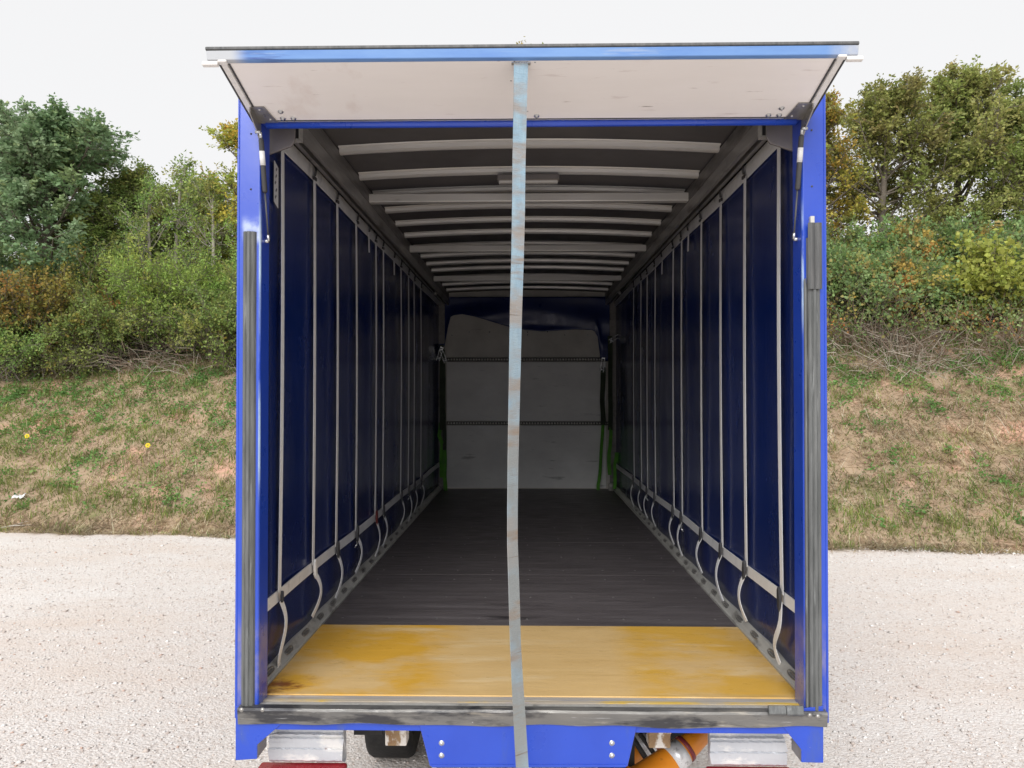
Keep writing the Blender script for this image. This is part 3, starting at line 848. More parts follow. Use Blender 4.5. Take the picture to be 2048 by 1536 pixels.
# underside: bearers, chassis, wheels, buffers, lamps ----------------------
for k, y in enumerate((.55, 1.25, 1.95, 2.65, 3.35, 4.05, 4.75, 5.45, 6.15, 6.85)):
    MB().box(-1.20, 1.20, y - .03, y + .03, .955, 1.049).build('cross_bearer', 'chassis_black', T)
for s in (-1, 1):
    x = s * .60
    c0 = P(793 if s < 0 else 1318, 1470, .42).x
    rl = MB().box(c0 - .05, c0 + .05, .48, YB + .6, .80, .954).build('chassis_rail', 'chassis_black', T)
    MB().box(c0 - .052, c0 + .052, .40, .479, .752, .875).build('buffer_block', 'rust_block', T, .008, 2)['label'] = 'rusty buffer block with flaking white paint'
    # wheel: tyre lathe about X
    Mx = Matrix.Translation((s * .90, 1.93, .40)) @ Matrix.Rotation(R(90), 4, 'Y')
    ty = MB().lathe([(.24, -.12), (.26, -.135), (.34, -.15), (.385, -.14), (.40, -.115), (.40, .115), (.385, .14), (.34, .15), (.26, .135), (.24, .12), (.24, -.12)], Mx, 40).build('wheel', 'tyre', T)
    MB().lathe([(.001, -.05), (.10, -.05), (.12, -.02), (.20, -.03), (.235, -.11), (.239, -.12), (.239, .12), (.20, .05), (.001, .05)], Mx, 32).build('rim', 'wheel_steel', ty)
    # ribbed white panel with the red lamp under it
    if s < 0:
        a0, a1, top = P(538, 1480, .16).x, P(687, 1480, .16).x, 1.00
        r0, r1 = P(512, 1530, .14).x, P(688, 1530, .14).x
    else:
        a0, a1, top = P(1420, 1480, .16).x, P(1573, 1480, .16).x, 1.00
        r0, r1 = P(1418, 1530, .14).x, P(1590, 1530, .14).x
    zp = lambda py: P(1050, py, .16).z
    prof = [(.200, zp(1440)), (.170, zp(1447)), (.166, zp(1469)), (.150, zp(1471)), (.150, zp(1474)), (.168, zp(1476)), (.168, zp(1479)), (.158, zp(1481)), (.156, zp(1498)), (.161, zp(1500)), (.155, zp(1502)), (.156, zp(1524)), (.170, zp(1530)), (.215, zp(1530)), (.215, zp(1440))]
    nn = 26
    rnd = random.Random(5 + s)
    vs, fs = [], []
    for i in range(nn + 1):
        for j, (yy, z) in enumerate(prof):
            x = a0 + (a1 - a0) * i / nn
            if i in (0, nn):
                x += rnd.uniform(-.006, .006)
            if (i < 3 and s < 0 or i > nn - 3 and s > 0) and j < 3:
                x += (.05 if s < 0 else -.05) * (1 - (i if s < 0 else nn - i) / 3)
            vs.append((x, yy + rnd.uniform(-.0012, .0012), z + (rnd.uniform(-.002, .002) if 0 < j < 13 else 0)))
    q = len(prof)
    for i in range(nn):
        for k in range(q):
            fs.append((i * q + k, i * q + (k + 1) % q, (i + 1) * q + (k + 1) % q, (i + 1) * q + k))
    fs += [tuple(range(q)), tuple(range((nn + 1) * q - 1, nn * q - 1, -1))]
    sp_ = MB().add(vs, fs).build('underrun_panel', 'panel_paint', T)
    sp_['label'] = 'ribbed chipped white underrun panel'
    zl = P(1050, 1529, .14).z
    MB().box(r0, r1, .10, .21, zl - .15, zl - .031).build('tail_lamp', 'red_plastic', T, .012, 3)
    MB().box((a0 + a1) / 2 - .03, (a0 + a1) / 2 + .03, .216, .30, .80, 1.04).build('panel_hanger', 'chassis_black', T)
MB().tube([(-.90, 1.93, .40), (.90, 1.93, .40)], .06, 12).build('axle', 'chassis_black', T)
for s in (-1, 1):
    MB().box(s * .60 - .035, s * .60 + .035, 1.45, 2.45, .46, .52).build('leaf_spring', 'chassis_black', T)
    MB().box(s * .60 - .03, s * .60 + .03, 1.45, 1.53, .5, .82).build('spring_hanger', 'chassis_black', T)
# black notched bracket beside the left chassis rail
bp_ = []
for px, py in ((708, 1451), (708, 1469), (765, 1469), (765, 1446), (752, 1446), (749, 1455), (740, 1455), (737, 1448), (733, 1455), (718, 1455), (716, 1449)):
    bp_.append(XZ(px, py, .55))
MB().prism(bp_, .545, .56).build('notched_bracket', 'chassis_black', T)

# cone rack on the right
def cone(name, label, base, tip, r0, r1, n=28):
    base, tip = Vector(base), Vector(tip)
    ax = (tip - base)
    L = ax.length
    M = Matrix.Translation(base) @ ax.to_track_quat('Z', 'Y').to_matrix().to_4x4()
    root = thing(name, label, 'traffic cone', base, 'traffic cones carried under the deck')
    M = Matrix.Translation(-base) @ M
    rr = lambda t: r0 + (r1 - r0) * t
    body = MB().lathe([(rr(0) + .03, -.02), (rr(0) + .03, 0), (rr(0), .004), (rr(.40), L * .40), (rr(.62), L * .62), (rr(1), L), (rr(1) - .008, L), (rr(1) - .012, L * .9), (.001, L * .9)], M, n).build('cone_body', 'cone_orange', root)
    MB().lathe([(rr(.42) + .001, L * .42), (rr(.42) + .0035, L * .42), (rr(.585) + .0035, L * .585), (rr(.585) + .001, L * .585)], M, n).build('reflective_sleeve', 'cone_silver', root)
    MB().lathe([(rr(.60) + .001, L * .60), (rr(.60) + .006, L * .60), (rr(.645) + .006, L * .645), (rr(.645) + .001, L * .645)], M, n).build('collar', 'cone_maroon', root)
    b = rr(0) + .05
    sq = MB()
    sq.box(-b, b, -b, b, -.035, -.021)
    sq.v = [tuple(M @ Vector(v)) for v in sq.v]
    sq.build('cone_foot', 'chassis_black', root, .004, 1)
    return root
p0, p1 = P(1280, 1574, .46), P(1424, 1452, .62)
cone('traffic_cone', 'orange traffic cone with a silver sleeve and maroon collar under the deck', p0, p1, .095, .038)
p0, p1 = P(1228, 1545, .80), P(1345, 1440, .95)
cone('traffic_cone', 'orange traffic cone tucked behind the rusty buffer block', p0, p1, .095, .038)
MB().tube([P(1262, 1470, .73), P(1345, 1600, .73)], .014, 8).build('rack_bar', 'chassis_black', T)
MB().tube([P(1280, 1468, .70), P(1375, 1600, .70)], .012, 8).build('rack_bar', 'chassis_black', T)
MB().box(.50, .53, .60, .63, .55, 1.04).build('rack_hanger', 'chassis_black', T)

# ================================================================== pull strap hung from the flap
path = [(1042, 121), (1041, 170), (1040, 230), (1038, 320), (1037, 420), (1035, 520), (1032, 620), (1030, 720), (1028, 820), (1026, 920), (1025, 1020), (1025, 1090), (1027, 1150), (1029, 1220), (1031, 1290), (1034, 1350), (1038, 1420), (1042, 1490), (1046, 1560), (1049, 1640), (1050, 1740)]
wid = [29, 27, 26, 25.5, 25, 24, 23, 22, 21, 20, 19.5, 19.5, 20, 20.5, 20, 21, 22.5, 23.5, 24, 24, 24]
pts, wd, td = [], [], []
fy, fz = onflap(.985, .004)
for i in range(len(path)):
    for sub in range(4 if i < len(path) - 1 else 1):
        t = sub / 4
        j = min(i + 1, len(path) - 1)
        px = path[i][0] * (1 - t) + path[j][0] * t
        py = path[i][1] * (1 - t) + path[j][1] * t
        wpx = wid[i] * (1 - t) + wid[j] * t
        Y = fy - .002 + .03 * math.sin(min(1, (py - 121) / 1500) * math.pi)
        p = P(px, py, Y)
        full = .0545 * FPX / (Y - CAM.y)
        ca = min(1, wpx / full)
        an = math.acos(ca)
        pts.append(p)
        wd.append((math.cos(an), math.sin(an), 0))
        td.append((-math.sin(an), math.cos(an), 0))
ps = MB().ribbon(pts, .0545, wd, .004, td).build('pull_strap', 'pull_web')
tag(ps, 'long frayed blue-grey webbing strap hanging from the raised flap', 'strap')

# ================================================================== ratchet straps at the bulkhead
def ratchet(label, spec, Y, ratch=None):
    """spec: list of (material, [(px,py)...], width m)"""
    base = P(spec[-1][1][-1][0], spec[-1][1][-1][1], Y)
    root = thing('ratchet_strap', label, 'ratchet strap', (base.x, base.y, ZD), 'ratchet straps hung at the bulkhead')
    off = Vector((base.x, base.y, ZD))
    for k, (m, pp, wdt) in enumerate(spec):
        q = [P(a, b, Y - .012 * k) - off for a, b in pp]
        fine = []
        for i in range(len(q) - 1):
            for t in range(5):
                fine.append(q[i].lerp(q[i + 1], t / 5))
        fine.append(q[-1])
        fine = [p + Vector((.004 * math.sin(i * .9), .012 * math.sin(i * .55 + k), 0)) for i, p in enumerate(fine)]
        MB().ribbon(fine, wdt, [Vector((math.cos(.3 * math.sin(i * .3)), math.sin(.3 * math.sin(i * .3)), 0)) for i in range(len(fine))], .005,
                    [Vector((0, 1, 0))] * len(fine)).build('webbing', m, root)
    if ratch:
        c = P(ratch[0], ratch[1], Y - .03) - off
        a = ratch[2]
        M = Matrix.Translation(c) @ Matrix.Rotation(a, 4, 'Y')
        h = MB()
        for x in (-.022, .018):
            h.box(x, x + .004, -.02, .02, -.10, .10)
        h.box(-.022, .022, -.016, .016, .085, .10)
        h.lathe([(.001, -.03), (.02, -.03), (.02, .03), (.001, .03)], Matrix.Translation((0, 0, -.06)) @ Matrix.Rotation(R(90), 4, 'Y'), 12)
        h.v = [tuple(M @ Vector(v)) for v in h.v]
        h.build('ratchet_handle', 'bright_steel', root)
YR = 7.15
ratchet('green ratchet strap hanging in a bunch between the curtain and the bulkhead board',
        [('dark_web', [(883, 690), (884, 780), (883, 860)], .06), ('green_web', [(881, 845), (879, 870), (884, 890), (882, 930), (884, 955)], .05)], YR, (880, 708, .3))
ratchet('green ratchet strap reaching the floor beside the bulkhead board edge',
        [('dark_web', [(886, 700), (888, 800), (889, 900)], .05), ('green_web', [(889, 900), (890, 950), (891, 986)], .05)], YR, (887, 712, -.35))
ratchet('dim green ratchet strap lying against the grey bulkhead board',
        [('dark_web', [(1206, 735), (1205, 800), (1206, 850)], .07), ('green_web', [(1206, 840), (1203, 900), (1198, 960), (1196, 984)], .045)], YR + .1, (1205, 730, .1))
ratchet('long pale ratchet strap with an open silver handle hooked high',
        [('dark_web', [(1220, 672), (1221, 760), (1220, 860)], .065), ('green_web', [(1221, 830), (1222, 870), (1218, 905), (1219, 950)], .05)], YR, (1230, 676, 1.0))
ratchet('bright green webbing strap folded over near the curtain foot',
        [('green_web', [(1240, 935), (1236, 915), (1233, 905)], .045), ('green_web', [(1233, 905), (1230, 930), (1229, 978)], .045)], YR - .05)

# ================================================================== vegetation
def unit(a):
    return a / np.maximum(np.linalg.norm(a, axis=-1, keepdims=True), 1e-6)
def rdir(r, n):
    return unit(r.normal(size=(n, 3)))
def leaf_mesh(name, r, pos, dirs, size, col, aspect=.6, fold=.15):
    n = len(pos)
    nr = unit(np.cross(dirs, rdir(r, n)))
    wv = np.cross(dirs, nr)
    L = size[:, None]
    v = np.stack([pos, pos + dirs * L * .45 + wv * L * aspect * .5 + nr * L * fold, pos + dirs * L, pos + dirs * L * .45 - wv * L * aspect * .5 + nr * L * fold], 1)
    me = bpy.data.meshes.new(name)
    quads(me, v.reshape(-1, 3), np.arange(4 * n).reshape(-1, 4))
    colour(me, np.repeat(col, 4, 0))
    me.materials.append(MATS['leaf'])
    return me
def seg_mesh(name, p0, p1, r0, r1, sides, m, col=None):
    n = len(p0)
    d = unit(p1 - p0)
    ref = np.where(np.abs(d[:, 2:3]) < .9, np.array([[0, 0, 1.]]), np.array([[1., 0, 0]]))
    u_ = unit(np.cross(d, ref))
    t_ = np.cross(d, u_)
    vs = []
    for (p, rr) in ((p0, r0), (p1, r1)):
        for k in range(sides):
            a = 2 * math.pi * k / sides
            vs.append(p + (u_ * math.cos(a) + t_ * math.sin(a)) * rr[:, None])
    v = np.stack(vs, 1)
    b = np.arange(n)[:, None] * 2 * sides
    f = np.concatenate([np.stack([b[:, 0] + k, b[:, 0] + (k + 1) % sides, b[:, 0] + sides + (k + 1) % sides, b[:, 0] + sides + k], 1) for k in range(sides)])
    me = bpy.data.meshes.new(name)
    quads(me, v.reshape(-1, 3), f)
    me.polygons.foreach_set('use_smooth', np.ones(len(f), bool))
    if col is not None:
        colour(me, np.repeat(col, 2 * sides, 0))
    me.materials.append(MATS[m])
    return me
def pick(r, n, pal):
    """pal: list of (weight, (r,g,b))"""
    wts = np.array([p[0] for p in pal], float)
    cs = np.array([p[1] for p in pal])
    return cs[r.choice(len(pal), n, p=wts / wts.sum())]
def plant(seed, Ht, Rad, base, nl, ns, nt_, nlf, lsize, pal, bush=False, gap=0, up=.25, aspect=.6, twig=.42, lean=(0, 0)):
    """returns trunk mesh, crown mesh: trunk > limbs > branches > twigs > leaves"""
    r = np.random.default_rng(seed)
    S = []                                     # segments p0,p1,r0,r1
    k = 8
    tz = np.linspace(0, Ht * (.88 if not bush else .5), k)
    tp = np.stack([np.cumsum(r.normal(0, .035 * Ht / 6, k)) + lean[0] * tz, np.cumsum(r.normal(0, .035 * Ht / 6, k)) + lean[1] * tz, tz], 1)
    tp[0] = 0
    tr = np.linspace(.026 * Ht, .006 * Ht, k) * (.5 if bush else 1)
    S.append((tp[:-1], tp[1:], tr[:-1], tr[1:]))
    t = base + (1 - base) * np.sort(r.uniform(0, 1, nl)) if not bush else r.uniform(0, .35, nl)
    o = np.stack([np.interp(t * (k - 1), np.arange(k), tp[:, i]) for i in range(3)], 1)
    if bush:
        o = o * .3
        o[:, :2] += r.normal(0, .18 * Rad, (nl, 2))
        o[:, 2] = 0
    az = r.uniform(0, 6.283, nl)
    if bush:
        el = np.abs(r.normal(.95, .35, nl))
        el = np.clip(el, .2, 1.5)
        ln = 1 / np.sqrt((np.cos(el) / Rad) ** 2 + (np.sin(el) / Ht) ** 2) * r.uniform(.6, 1.02, nl)
    else:
        rel = (t - base) / (1 - base)
        el = .15 + 1.1 * rel + r.normal(0, .2, nl)
        ln = Rad * np.sin(np.pi * np.clip(.22 + .70 * rel, 0, 1)) ** .7 * r.uniform(.65, 1.12, nl)
    d = np.stack([np.cos(az) * np.cos(el), np.sin(az) * np.cos(el), np.sin(el)], 1)
    mid = o + d * ln[:, None] * .5 + r.normal(0, .06, (nl, 3)) * ln[:, None]
    d2 = unit(d + np.array([0, 0, .25 if not bush else -.25]) + r.normal(0, .15, (nl, 3)))
    e = mid + d2 * ln[:, None] * .5
    lr = np.interp(t, [0, 1], [.011, .005]) * Ht * .75 if not bush else np.full(nl, .012)
    S.append((o, mid, lr, lr * .65))
    S.append((mid, e, lr * .65, lr * .25))
    # branches
    def kids(p0, pm, p1, ln, n, lo, hi, spread, frac, upb):
        m = len(p0)
        t = r.uniform(lo, hi, (m, n))[..., None]
        a = np.where(t < .5, p0[:, None] + (pm - p0)[:, None] * t * 2, pm[:, None] + (p1 - pm)[:, None] * (t - .5) * 2)
        dd = unit(p1 - p0)[:, None] + r.normal(0, spread, (m, n, 3)) + np.array([0, 0, upb])
        l2 = ln[:, None] * frac * r.uniform(.6, 1.2, (m, n)) * (1.15 - .5 * t[..., 0])
        return a.reshape(-1, 3), (a + unit(dd) * l2[..., None]).reshape(-1, 3), l2.reshape(-1), np.repeat(np.arange(m), n)
    b0, b1, bl_, bi = kids(o, mid, e, ln, ns, .25, 1.0, .75, .45, up)
    S.append((b0, b1, np.full(len(b0), .0035 * Ht ** .6), np.full(len(b0), .0018 * Ht ** .6)))
    w0, w1, wl, wi = kids(b0, (b0 + b1) / 2, b1, np.full(len(b0), twig), nt_, .15, 1.0, .8, 1.0, up * .8)
    keep = r.uniform(0, 1, len(w0)) > gap
    w0, w1, wi = w0[keep], w1[keep], wi[keep]
    S.append((w0, w1, np.full(len(w0), .004), np.full(len(w0), .0015)))
    P0, P1, R0, R1 = (np.concatenate([s[i] for s in S]) for i in range(4))
    tm = seg_mesh('trunk', P0, P1, R0, R1, 5, 'bark')
    n = len(w0)
    tl = r.uniform(.1, 1.08, (n, nlf))[..., None]
    pos = (w0[:, None] + (w1 - w0)[:, None] * tl + r.normal(0, .035, (n, nlf, 3))).reshape(-1, 3)
    ld = unit(np.repeat(unit(w1 - w0), nlf, 0) * .7 + r.normal(0, .7, (n * nlf, 3)) + np.array([0, 0, -.15]))
    if bush:
        kp = (pos[:, 2] > .34 * Ht) | (r.uniform(0, 1, len(pos)) < .42)
    else:
        kp = np.ones(len(pos), bool)
    # colour: each limb, branch and leaf differs a little
    li = bi[wi]
    limb_c = pick(r, nl, pal)
    br_c = pick(r, len(b0), pal)
    col = np.repeat(.4 * limb_c[li] + .3 * br_c[wi], nlf, 0) + .3 * pick(r, n * nlf, pal)
    col = col * r.uniform(.7, 1.3, (n * nlf, 1))
    sz = lsize * r.uniform(.6, 1.25, n * nlf)
    cm = leaf_mesh('crown', r, pos[kp], ld[kp], sz[kp], np.clip(col[kp], 0, 1), aspect)
    return tm, cm
def place(name, meshes, x, y, label, cat, group=None, scale=1, rz=0, sz=None, bark=None):
    z = float(H(np.array(x), np.array(y)))
    root = thing(name, label, cat, (x, y, z - .05), group)
    root.rotation_euler = (0, 0, rz)
    root.scale = (scale, scale, sz or scale)
    a = share('trunk', meshes[0], root)
    if name == 'sapling_tree':
        a.material_slots[0].link = 'OBJECT'
        a.material_slots[0].material = MATS['bark_pale']
    b = share('crown' if 'tree' in name else 'foliage', meshes[1], root)
    return root
def at(px, D):
    """plan position of a pixel column at depth D from the camera"""
    p = P(px, 787, CAM.y + D)
    return p.x, p.y

OAK = [(5, (.25, .36, .19)), (3, (.18, .28, .13)), (2, (.35, .44, .27)), (1, (.38, .41, .15))]
HEDGE = [(4, (.287, .421, .115)), (3, (.191, .306, .085)), (2, (.383, .459, .133)), (1, (.498, .421, .115))]
YELLOW = [(3, (.459, .478, .095)), (3, (.325, .421, .095)), (2, (.612, .478, .077)), (1, (.689, .383, .077))]
ROSE = [(3, (.38, .34, .075)), (4, (.25, .32, .09)), (2, (.44, .27, .06)), (.6, (.42, .14, .05)), (2, (.32, .36, .09))]
WILLOW = [(4, (.363, .498, .115)), (3, (.268, .421, .095)), (1, (.536, .498, .115))]
FIELD = [(4, (.33, .39, .11)), (3, (.25, .32, .09)), (2, (.42, .40, .14)), (1, (.45, .35, .15))]
LIME = [(4, (.414, .483, .103)), (2, (.506, .506, .115)), (2, (.310, .414, .092))]
BRAM = [(4, (.248, .363, .133)), (3, (.163, .268, .095)), (2, (.363, .459, .210)), (1, (.574, .421, .095)), (.4, (.689, .268, .077))]

oakA = plant(1, 6.8, 3.3, .0, 72, 8, 11, 11, .125, OAK)
fieldA = plant(2, 6.6, 2.7, .06, 60, 8, 9, 10, .110, FIELD, gap=.2)
fieldB = plant(3, 6.8, 2.7, .06, 60, 8, 9, 10, .110, FIELD, gap=.22, lean=(.02, 0))
hedgeA = plant(4, 4.6, 2.1, .04, 44, 7, 9, 9, .095, HEDGE, gap=.08)
yellA = plant(5, 6.0, 1.7, .10, 36, 7, 8, 9, .10, YELLOW, gap=.25)
sapA = plant(6, 4.4, 1.1, .25, 20, 5, 6, 7, .085, HEDGE, gap=.3)
roseB = plant(7, 2.6, 2.3, 0, 50, 8, 8, 9, .080, ROSE, bush=True)
willB = plant(8, 2.7, 2.2, 0, 54, 9, 8, 9, .090, WILLOW, bush=True, aspect=.35)
thornB = plant(9, 2.2, 2.0, 0, 44, 8, 8, 9, .080, HEDGE, bush=True)
limeB = plant(10, 1.7, 1.1, 0, 30, 8, 7, 8, .10, LIME, bush=True, aspect=.85)
bramB = plant(11, 1.5, 1.9, 0, 46, 8, 7, 9, .085, BRAM, bush=True, aspect=.75)

trees = [
    # left of the truck: column, depth, height of the top in the photo, girth, turn
    ('oak_tree', oakA, 85, 19.5, 178, 1.1, .3, 'dense blue-green oak tree rising above the orange rosehip bush'),
    ('hedge_tree', hedgeA, 270, 21.5, 318, 1.05, 1.1, 'low mid-green hedge tree just beside the big oak'),
    ('sapling_tree', sapA, 350, 20.5, 292, 1.05, .4, 'thin sapling with sparse leaves between the hedge trees'),
    ('hedge_tree', hedgeA, 400, 22.5, 345, 1.05, 3.3, 'low hedge tree half hidden behind the thin sapling'),
    ('hedge_tree', hedgeA, 165, 21.0, 395, 1.1, 2.0, 'mid-green hedge tree tucked under the edge of the oak crown'),
    ('sapling_tree', sapA, 425, 19.8, 330, .8, 2.4, 'pale-stemmed sapling just in front of the yellowing autumn tree'),
    ('sapling_tree', sapA, 300, 19.9, 345, .8, 4.4, 'pale-stemmed sapling poking up through the willow bush'),
    ('autumn_tree', yellA, 492, 21.0, 232, 1.05, .9, 'slim yellowing autumn tree next to the blue corner post'),
    ('oak_tree', oakA, -260, 21.0, 200, .95, 2.6, 'second oak tree farther along the bank past the big one'),
    # right of the truck
    ('autumn_tree', yellA, 1640, 21.5, 190, 1.05, 2.8, 'loose pale yellow tree against the truck edge by the wide leafy tree'),
    ('field_tree', fieldA, 1772, 22.0, 150, 1.0, .2, 'wide olive-green leafy tree with sky showing through its lower crown'),
    ('field_tree', fieldB, 1925, 22.5, 122, 1.05, 1.4, 'tallest olive-green tree standing above the bramble slope'),
    ('field_tree', fieldA, 2075, 22.0, 165, 1.0, 3.9, 'olive-green tree beyond the tallest tree on the bank top'),
    ('field_tree', fieldB, 2250, 23.0, 150, 1.0, 4.4, 'last olive-green tree at the far end of the bank'),
    # behind the truck
    ('hedge_tree', hedgeA, 620, 23.0, 260, 1.1, 5.1, 'hedge tree hidden behind the truck body past the autumn tree'),
    ('field_tree', fieldA, 800, 23.5, 170, .95, 5.5, 'olive tree standing behind the truck roof'),
    ('field_tree', fieldB, 1045, 22.5, 86, .9, 2.2, 'tree whose leafy tip just shows over the truck roof'),
    ('field_tree', fieldA, 1330, 23.5, 160, .95, .8, 'olive tree hidden behind the truck header'),
    ('field_tree', fieldB, 1500, 23.5, 150, .9, 3.0, 'olive tree hidden behind the truck beside the loose yellow tree'),
]
def mesh_top(me):
    a = np.empty(len(me.vertices) * 3, np.float32)
    me.vertices.foreach_get('co', a)
    return float(a[2::3].max())
for nm, me, px, D, top, girth, rz, lab in trees:
    x, y = at(px, D)
    zt_ = P(px, top, y).z
    zs = (zt_ - float(H(np.array(x), np.array(y))) + .05) / mesh_top(me[1])
    place(nm, me, x, y, lab, 'tree', 'trees along the bank top', girth, rz, zs)
bushes = [
    ('rosehip_bush', roseB, 95, 18.2, 1.0, .3, 'orange and yellow rosehip bush in front of the oak tree'),
    ('rosehip_bush', roseB, -150, 18.0, .95, 2.0, 'rosehip bush beyond the one in front of the oak'),
    ('willow_bush', willB, 340, 18.6, 1.0, .5, 'fine-leaved yellow-green willow bush beside the rosehip bush'),
    ('thorn_bush', thornB, 225, 17.9, .80, 1.5, 'low green thorn bush between rosehip and willow bushes'),
    ('thorn_bush', thornB, 455, 18.0, .85, 2.5, 'green thorn bush against the blue corner post'),
    ('thorn_bush', thornB, 20, 17.6, .80, 4.1, 'low green thorn bush below the rosehip bush'),
    ('thorn_bush', thornB, -330, 18.3, .95, .7, 'farthest green thorn bush along the bank past both rosehip bushes'),
    ('willow_bush', willB, 520, 19.6, .9, 3.1, 'willow bush mostly hidden behind the truck side'),
    ('thorn_bush', thornB, 110, 20.2, 1.05, 5.2, 'green thorn bush filling the gap under the big oak crown'),
    ('thorn_bush', thornB, 250, 20.4, 1.0, 4.6, 'thorn bush behind the willow bush under the hedge trees'),
    ('bramble_bush', bramB, 1690, 18.2, 1.05, .2, 'dark green bramble mound next to the truck corner post'),
    ('bramble_bush', bramB, 1800, 18.0, .95, 1.7, 'dark green bramble mound with dead stems at its foot'),
    ('bramble_bush', bramB, 1905, 19.4, 1.1, 3.4, 'bramble mound above the lime-green bush'),
    ('bramble_bush', bramB, 2040, 18.0, 1.0, 5.0, 'bramble mound just past the lime-green bush'),
    ('bramble_bush', bramB, 1770, 19.8, 1.1, 2.4, 'upper bramble mound below the wide leafy tree'),
    ('bramble_bush', bramB, 2010, 20.2, 1.1, 4.0, 'upper bramble mound below the tallest tree'),
    ('bramble_bush', bramB, 1660, 20.4, 1.0, 5.6, 'upper bramble mound below the loose yellow tree'),
    ('lime_bush', limeB, 1965, 17.6, 1.15, .9, 'bright lime-yellow broad-leaved bush on the bramble slope'),
    ('bramble_bush', bramB, 2200, 18.6, 1.0, 1.2, 'far bramble mound at the end of the bank'),
]
for nm, me, px, D, sc_, rz, lab in bushes:
    x, y = at(px, D)
    place(nm, me, x, y, lab, 'bush', 'bushes on the bank', sc_, rz)

# canes and leaves knitted between the bushes: nobody could count them
def span(r, n, s0, s1, xa=-19, xb=18):
    x = r.uniform(xa, xb, n)
    s = r.uniform(s0, s1, n)
    return x, foot(x) + s
r = np.random.default_rng(21)
n = 3800
x, y = span(r, n, 4.6, 10.5)
hid = (np.abs(x) < 3.2) & (r.uniform(0, 1, n) < .7)
x, y = x[~hid], y[~hid]
n = len(x)
z = H(x, y)
az = r.uniform(0, 6.283, n)
hh = r.uniform(.5, 1.25, n)
ll = r.uniform(.5, 1.4, n)
K = 7
tk = np.linspace(0, 1, K)
cx = x[:, None] + np.cos(az)[:, None] * ll[:, None] * tk
cy = y[:, None] + np.sin(az)[:, None] * ll[:, None] * tk
cz = z[:, None] + hh[:, None] * np.sin(np.pi * tk * .85) * 1.0 + .02
cane = np.stack([cx, cy, cz], -1)
cane[:, 1:, :] += r.normal(0, .04, (n, K - 1, 3))
p0, p1 = cane[:, :-1].reshape(-1, 3), cane[:, 1:].reshape(-1, 3)
cc = np.repeat(pick(r, n, [(3, (.20, .13, .10)), (2, (.30, .22, .16)), (1, (.16, .16, .07))]), K - 1, 0)
me = seg_mesh('cane', p0, p1, np.full(len(p0), .006), np.full(len(p0), .005), 3, 'stem', cc)
tag(link('bramble_canes', me), 'tangle of arching bramble canes over the upper bank', 'canes', kind='stuff')
nl_ = 46
tl = r.uniform(.25, 1, (n, nl_)) * (K - 1.001)
i0 = tl.astype(int)
fr_ = (tl - i0)[..., None]
ar = np.arange(n)[:, None]
pos = cane[ar, i0] * (1 - fr_) + cane[ar, i0 + 1] * fr_ + r.normal(0, .07, (n, nl_, 3))
side = (x < 0)
tone = np.where(side[:, None, None], pick(r, n, HEDGE + ROSE[:1])[:, None], pick(r, n, BRAM)[:, None])
col = (.55 * tone + .45 * pick(r, n * nl_, BRAM).reshape(n, nl_, 3)) * r.uniform(.7, 1.3, (n, nl_, 1))
ok = (r.uniform(0, 1, (n, nl_)) < .8).ravel()
me = leaf_mesh('leafage', r, pos.reshape(-1, 3)[ok], unit(r.normal(size=(ok.sum(), 3)) + np.array([0, -.2, .2])), .075 * r.uniform(.6, 1.2, ok.sum()), np.clip(col.reshape(-1, 3)[ok], 0, 1), .75)
tag(link('bramble_leaves', me), 'bramble leaves knitted over the upper bank', 'leaves', kind='stuff')

# dead stems hanging at the foot of the scrub
n = 2600
x, y = span(r, n, 4.1, 6.4)
c1 = r.uniform(0, 1, n) < .35
x = np.where(c1, np.where(r.uniform(0, 1, n) < .5, at(250, 17.5)[0] + r.normal(0, .8, n), at(1800, 16.8)[0] + r.normal(0, .7, n)), x)
y = np.where(c1, foot(x) + r.uniform(4.2, 5.8, n), y)
z = H(x, y) + .02
a = np.stack([x, y, z], 1)
L = r.uniform(.3, 1.1, n)
d = unit(np.stack([r.normal(-.25, .6, n), r.normal(-.3, .4, n), np.abs(r.normal(.6, .35, n))], 1))
m1 = a + d * L[:, None] * .5
b = m1 + unit(d + np.stack([r.normal(0, .3, n), r.normal(-.2, .2, n), r.normal(-.6, .3, n)], 1)) * L[:, None] * .5
cc = pick(r, n, [(3, (.36, .30, .24)), (2, (.46, .41, .34)), (2, (.24, .17, .13))])
me = seg_mesh('stem', np.concatenate([a, m1]), np.concatenate([m1, b]), np.full(2 * n, .0085), np.full(2 * n, .005), 3, 'stem', np.concatenate([cc, cc]))
tag(link('dead_stems', me), 'dead brown stems at the foot of the scrub', 'stems', kind='stuff')

